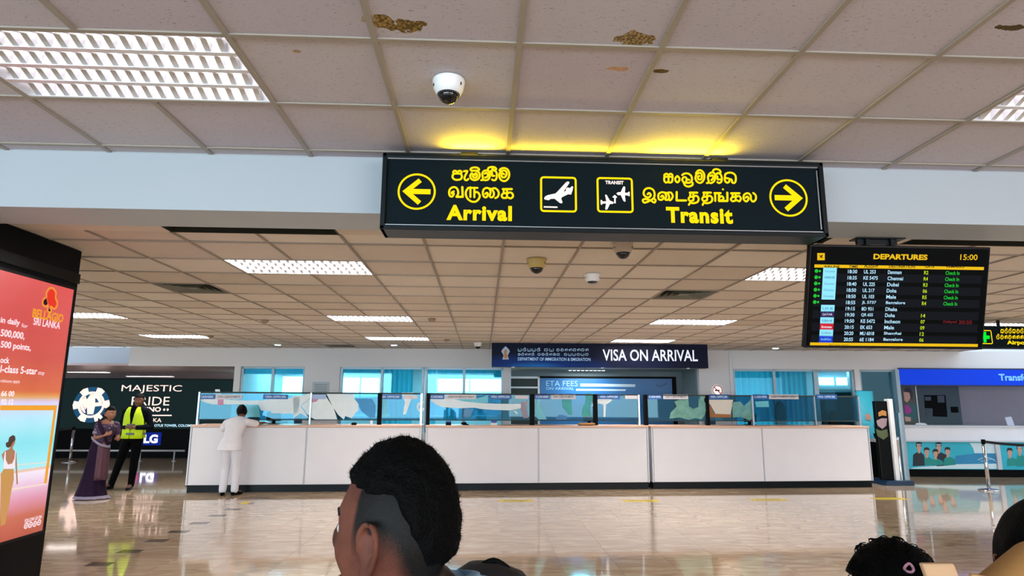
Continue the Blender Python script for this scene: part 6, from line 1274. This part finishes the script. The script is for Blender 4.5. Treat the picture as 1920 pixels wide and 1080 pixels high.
# black backpack beside him
bp_ = at(925, 1075, Y=1.32); t = tag(empty('backpack', (bp_.x, 1.32, 0)), 'rounded black backpack top behind the foreground man', 'backpack')
ztop = at(905, 1055, Y=1.32).z
q = MB(); loft(q, [(0, 0, ztop-.46, .10, .05), (0, 0, ztop-.44, .125, .075), (0, 0, ztop-.20, .13, .085), (.0, 0, ztop-.07, .105, .07), (-.01, 0, ztop-.02, .07, .05), (-.02, 0, ztop, .03, .02)], 28); q.obj('bag_body', mat('black_nylon', '#0b0c10', .7, bump=.2, bscale=60), t, True)
q = MB(); q.tube(smooth_path([(-.06, .07, ztop-.06), (-.07, .11, ztop-.12), (-.07, .11, ztop-.30), (-.06, .06, ztop-.42)], 4), .012, 8); q.obj('strap', M_blackm, t, True)
q = MB(); q.tube(smooth_path([(-.03, .0, ztop-.01), (0, .0, ztop+.004), (.03, .0, ztop-.012)], 4), .006, 8); q.obj('handle', M_blackm, t, True)
MB().box(-.07, .07, -.092, -.078, ztop-.36, ztop-.20).obj('pocket', mat('black_nylon', '#0b0c10', .7), t)
M_tan = mat('tan_jacket', '#a8773f', .75, bump=.25, bscale=16, namt=.08)
def queue_person(px_, py_, Y, k, yaw, hyaw, label, hairfn, bun, curly):
    hc_ = at(px_, py_, Y=Y); kk_ = (hc_.z-.10)/1.46 if k is None else k; r_ = tag(empty('person', (hc_.x, Y, 0)), label, 'person'); r_.rotation_euler = (0, 0, yaw); J = standing(kk_)
    if px_ > 1900:
        for n_, (a_, b_, yy) in dict(shl=(1960, 1072, 1.06), ell=(1880, 1125, 1.02)).items(): p_ = at(a_, b_, Y=yy); J[n_] = (p_.x-hc_.x, yy-Y, p_.z)
        J['wrl'] = (J['ell'][0]+.02, J['ell'][1]+.12, J['ell'][2]-.20); J['handl'] = (J['wrl'], (0, .5, -1), (1, 0, 0), .45)
    M_ = headM((0, .02, hc_.z), hyaw, -.1, 0); q = MB(); body(q, J, kk_, M_, torso=torso_secs(kk_)); fuse('body', q, .008, SK1, r_); dress(r_, J, kk_, M_tan, mat('dark_trousers', '#0a0c12', .8, spec=.1), 'jacket')
    q = MB(); head_mb(q, M_, 60, 44, hairfn)
    for b_ in bun: q.ellipsoid(M_ @ Vector(b_[0]), b_[1], 14, 10)
    fuse('hair', q, .006, M_hf, r_, 2); facemarks(M_, r_)
    if curly:
        q = MB(); rn = random.Random(px_)
        for i in range(260):
            t_ = rn.uniform(0, 6.283); z_ = rn.uniform(-.2, 1); rr = math.sqrt(1-z_*z_); d_ = (rr*math.cos(t_), rr*math.sin(t_), z_)
            if d_[1] > .5: continue
            D = Vector(d_); P = head_pt(d_)+D*.015; s_ = D.orthogonal().normalized(); c_ = D.cross(s_); ra = rn.uniform(.006, .013); ph_ = rn.uniform(0, 6.28)
            q.tube([M_ @ (P+D*(.012*math.sin(a_/2.0+.2))+s_*ra*math.cos(a_+ph_)+c_*ra*math.sin(a_+ph_)) for a_ in (0, .9, 1.8, 2.7, 3.6, 4.5)], .0013, 4)
        tag(q.obj('hair_curls', M_hf, r_), kind='stuff')
    return r_, M_, kk_
W5, M5, k5 = queue_person(1690, 1132, 1.55, None, -.2, .5, 'person with curly black hair tied in a pink band and a tan jacket, bottom right', lambda d, P: .022+.006*noise.noise(Vector(P)*30) if (d[2] > .35 or d[1] < .25) and d[2] > -.8 else -.02, [((.01, -.085, .05), (.045, .035, .04))], True)
q = MB(); c_ = M5 @ Vector((-.045, -.085, .088)); q.tube([c_+Vector((.009*math.cos(a_), .004*math.sin(a_*2), .009*math.sin(a_))) for a_ in [2*math.pi*i/16 for i in range(17)]], .003, 8); q.obj('hair_band', mat('pink_band', '#c890a8', .6), W5, True)
bg_ = at(1735, 1080, Y=.97); t = tag(empty('shoulder_bag', (bg_.x, .97, 0)), 'tan leather bag with folded straps at the bottom edge, right of the curly hair', 'bag')
zt_ = at(1742, 1044, Y=.97).z
M_lea = mat('tan_leather', '#a87a45', .6, bump=.2, bscale=30); M_lea2 = mat('pale_tan_leather', '#b8906a', .6, bump=.2, bscale=30)
q = MB(); loft(q, [(0, 0, zt_-.34, .10, .03), (0, 0, zt_-.32, .13, .04), (0, 0, zt_-.10, .125, .035), (-.01, 0, zt_-.035, .10, .02), (-.01, 0, zt_-.03, .09, .008)], 28); q.obj('bag_body', M_lea, t, True)
q = MB(); q.prism([(-.005, zt_-.09), (.045, zt_-.09), (.018, zt_), (-.03, zt_)], -.040, -.030); bevel(q.obj('strap', M_lea2, t), .003)
q = MB(); q.prism([(.05, zt_-.09), (.085, zt_-.09), (.075, zt_-.02), (.045, zt_-.015)], -.036, -.027); bevel(q.obj('strap', M_lea, t), .003)
for x_ in (-.09, -.075, -.06): q = MB(); q.tube([(x_, -.034, zt_-.03), (x_+.025, -.040, zt_-.10)], .0018, 6); q.obj('seam', mat('dark_seam', '#4a2e14', .6), t)
W6, M6, k6 = queue_person(1995, 1078, 1.16, None, 0, -.5, 'person with smooth black hair and tan jacket at the right frame edge', lambda d, P: .012+.003*noise.noise(Vector(P)*30) if (d[2] > .45 or d[1] < .62) and d[2] > -.97 else -.02, [((-.045, -.075, .0), (.035, .03, .04))], False)
#PART7
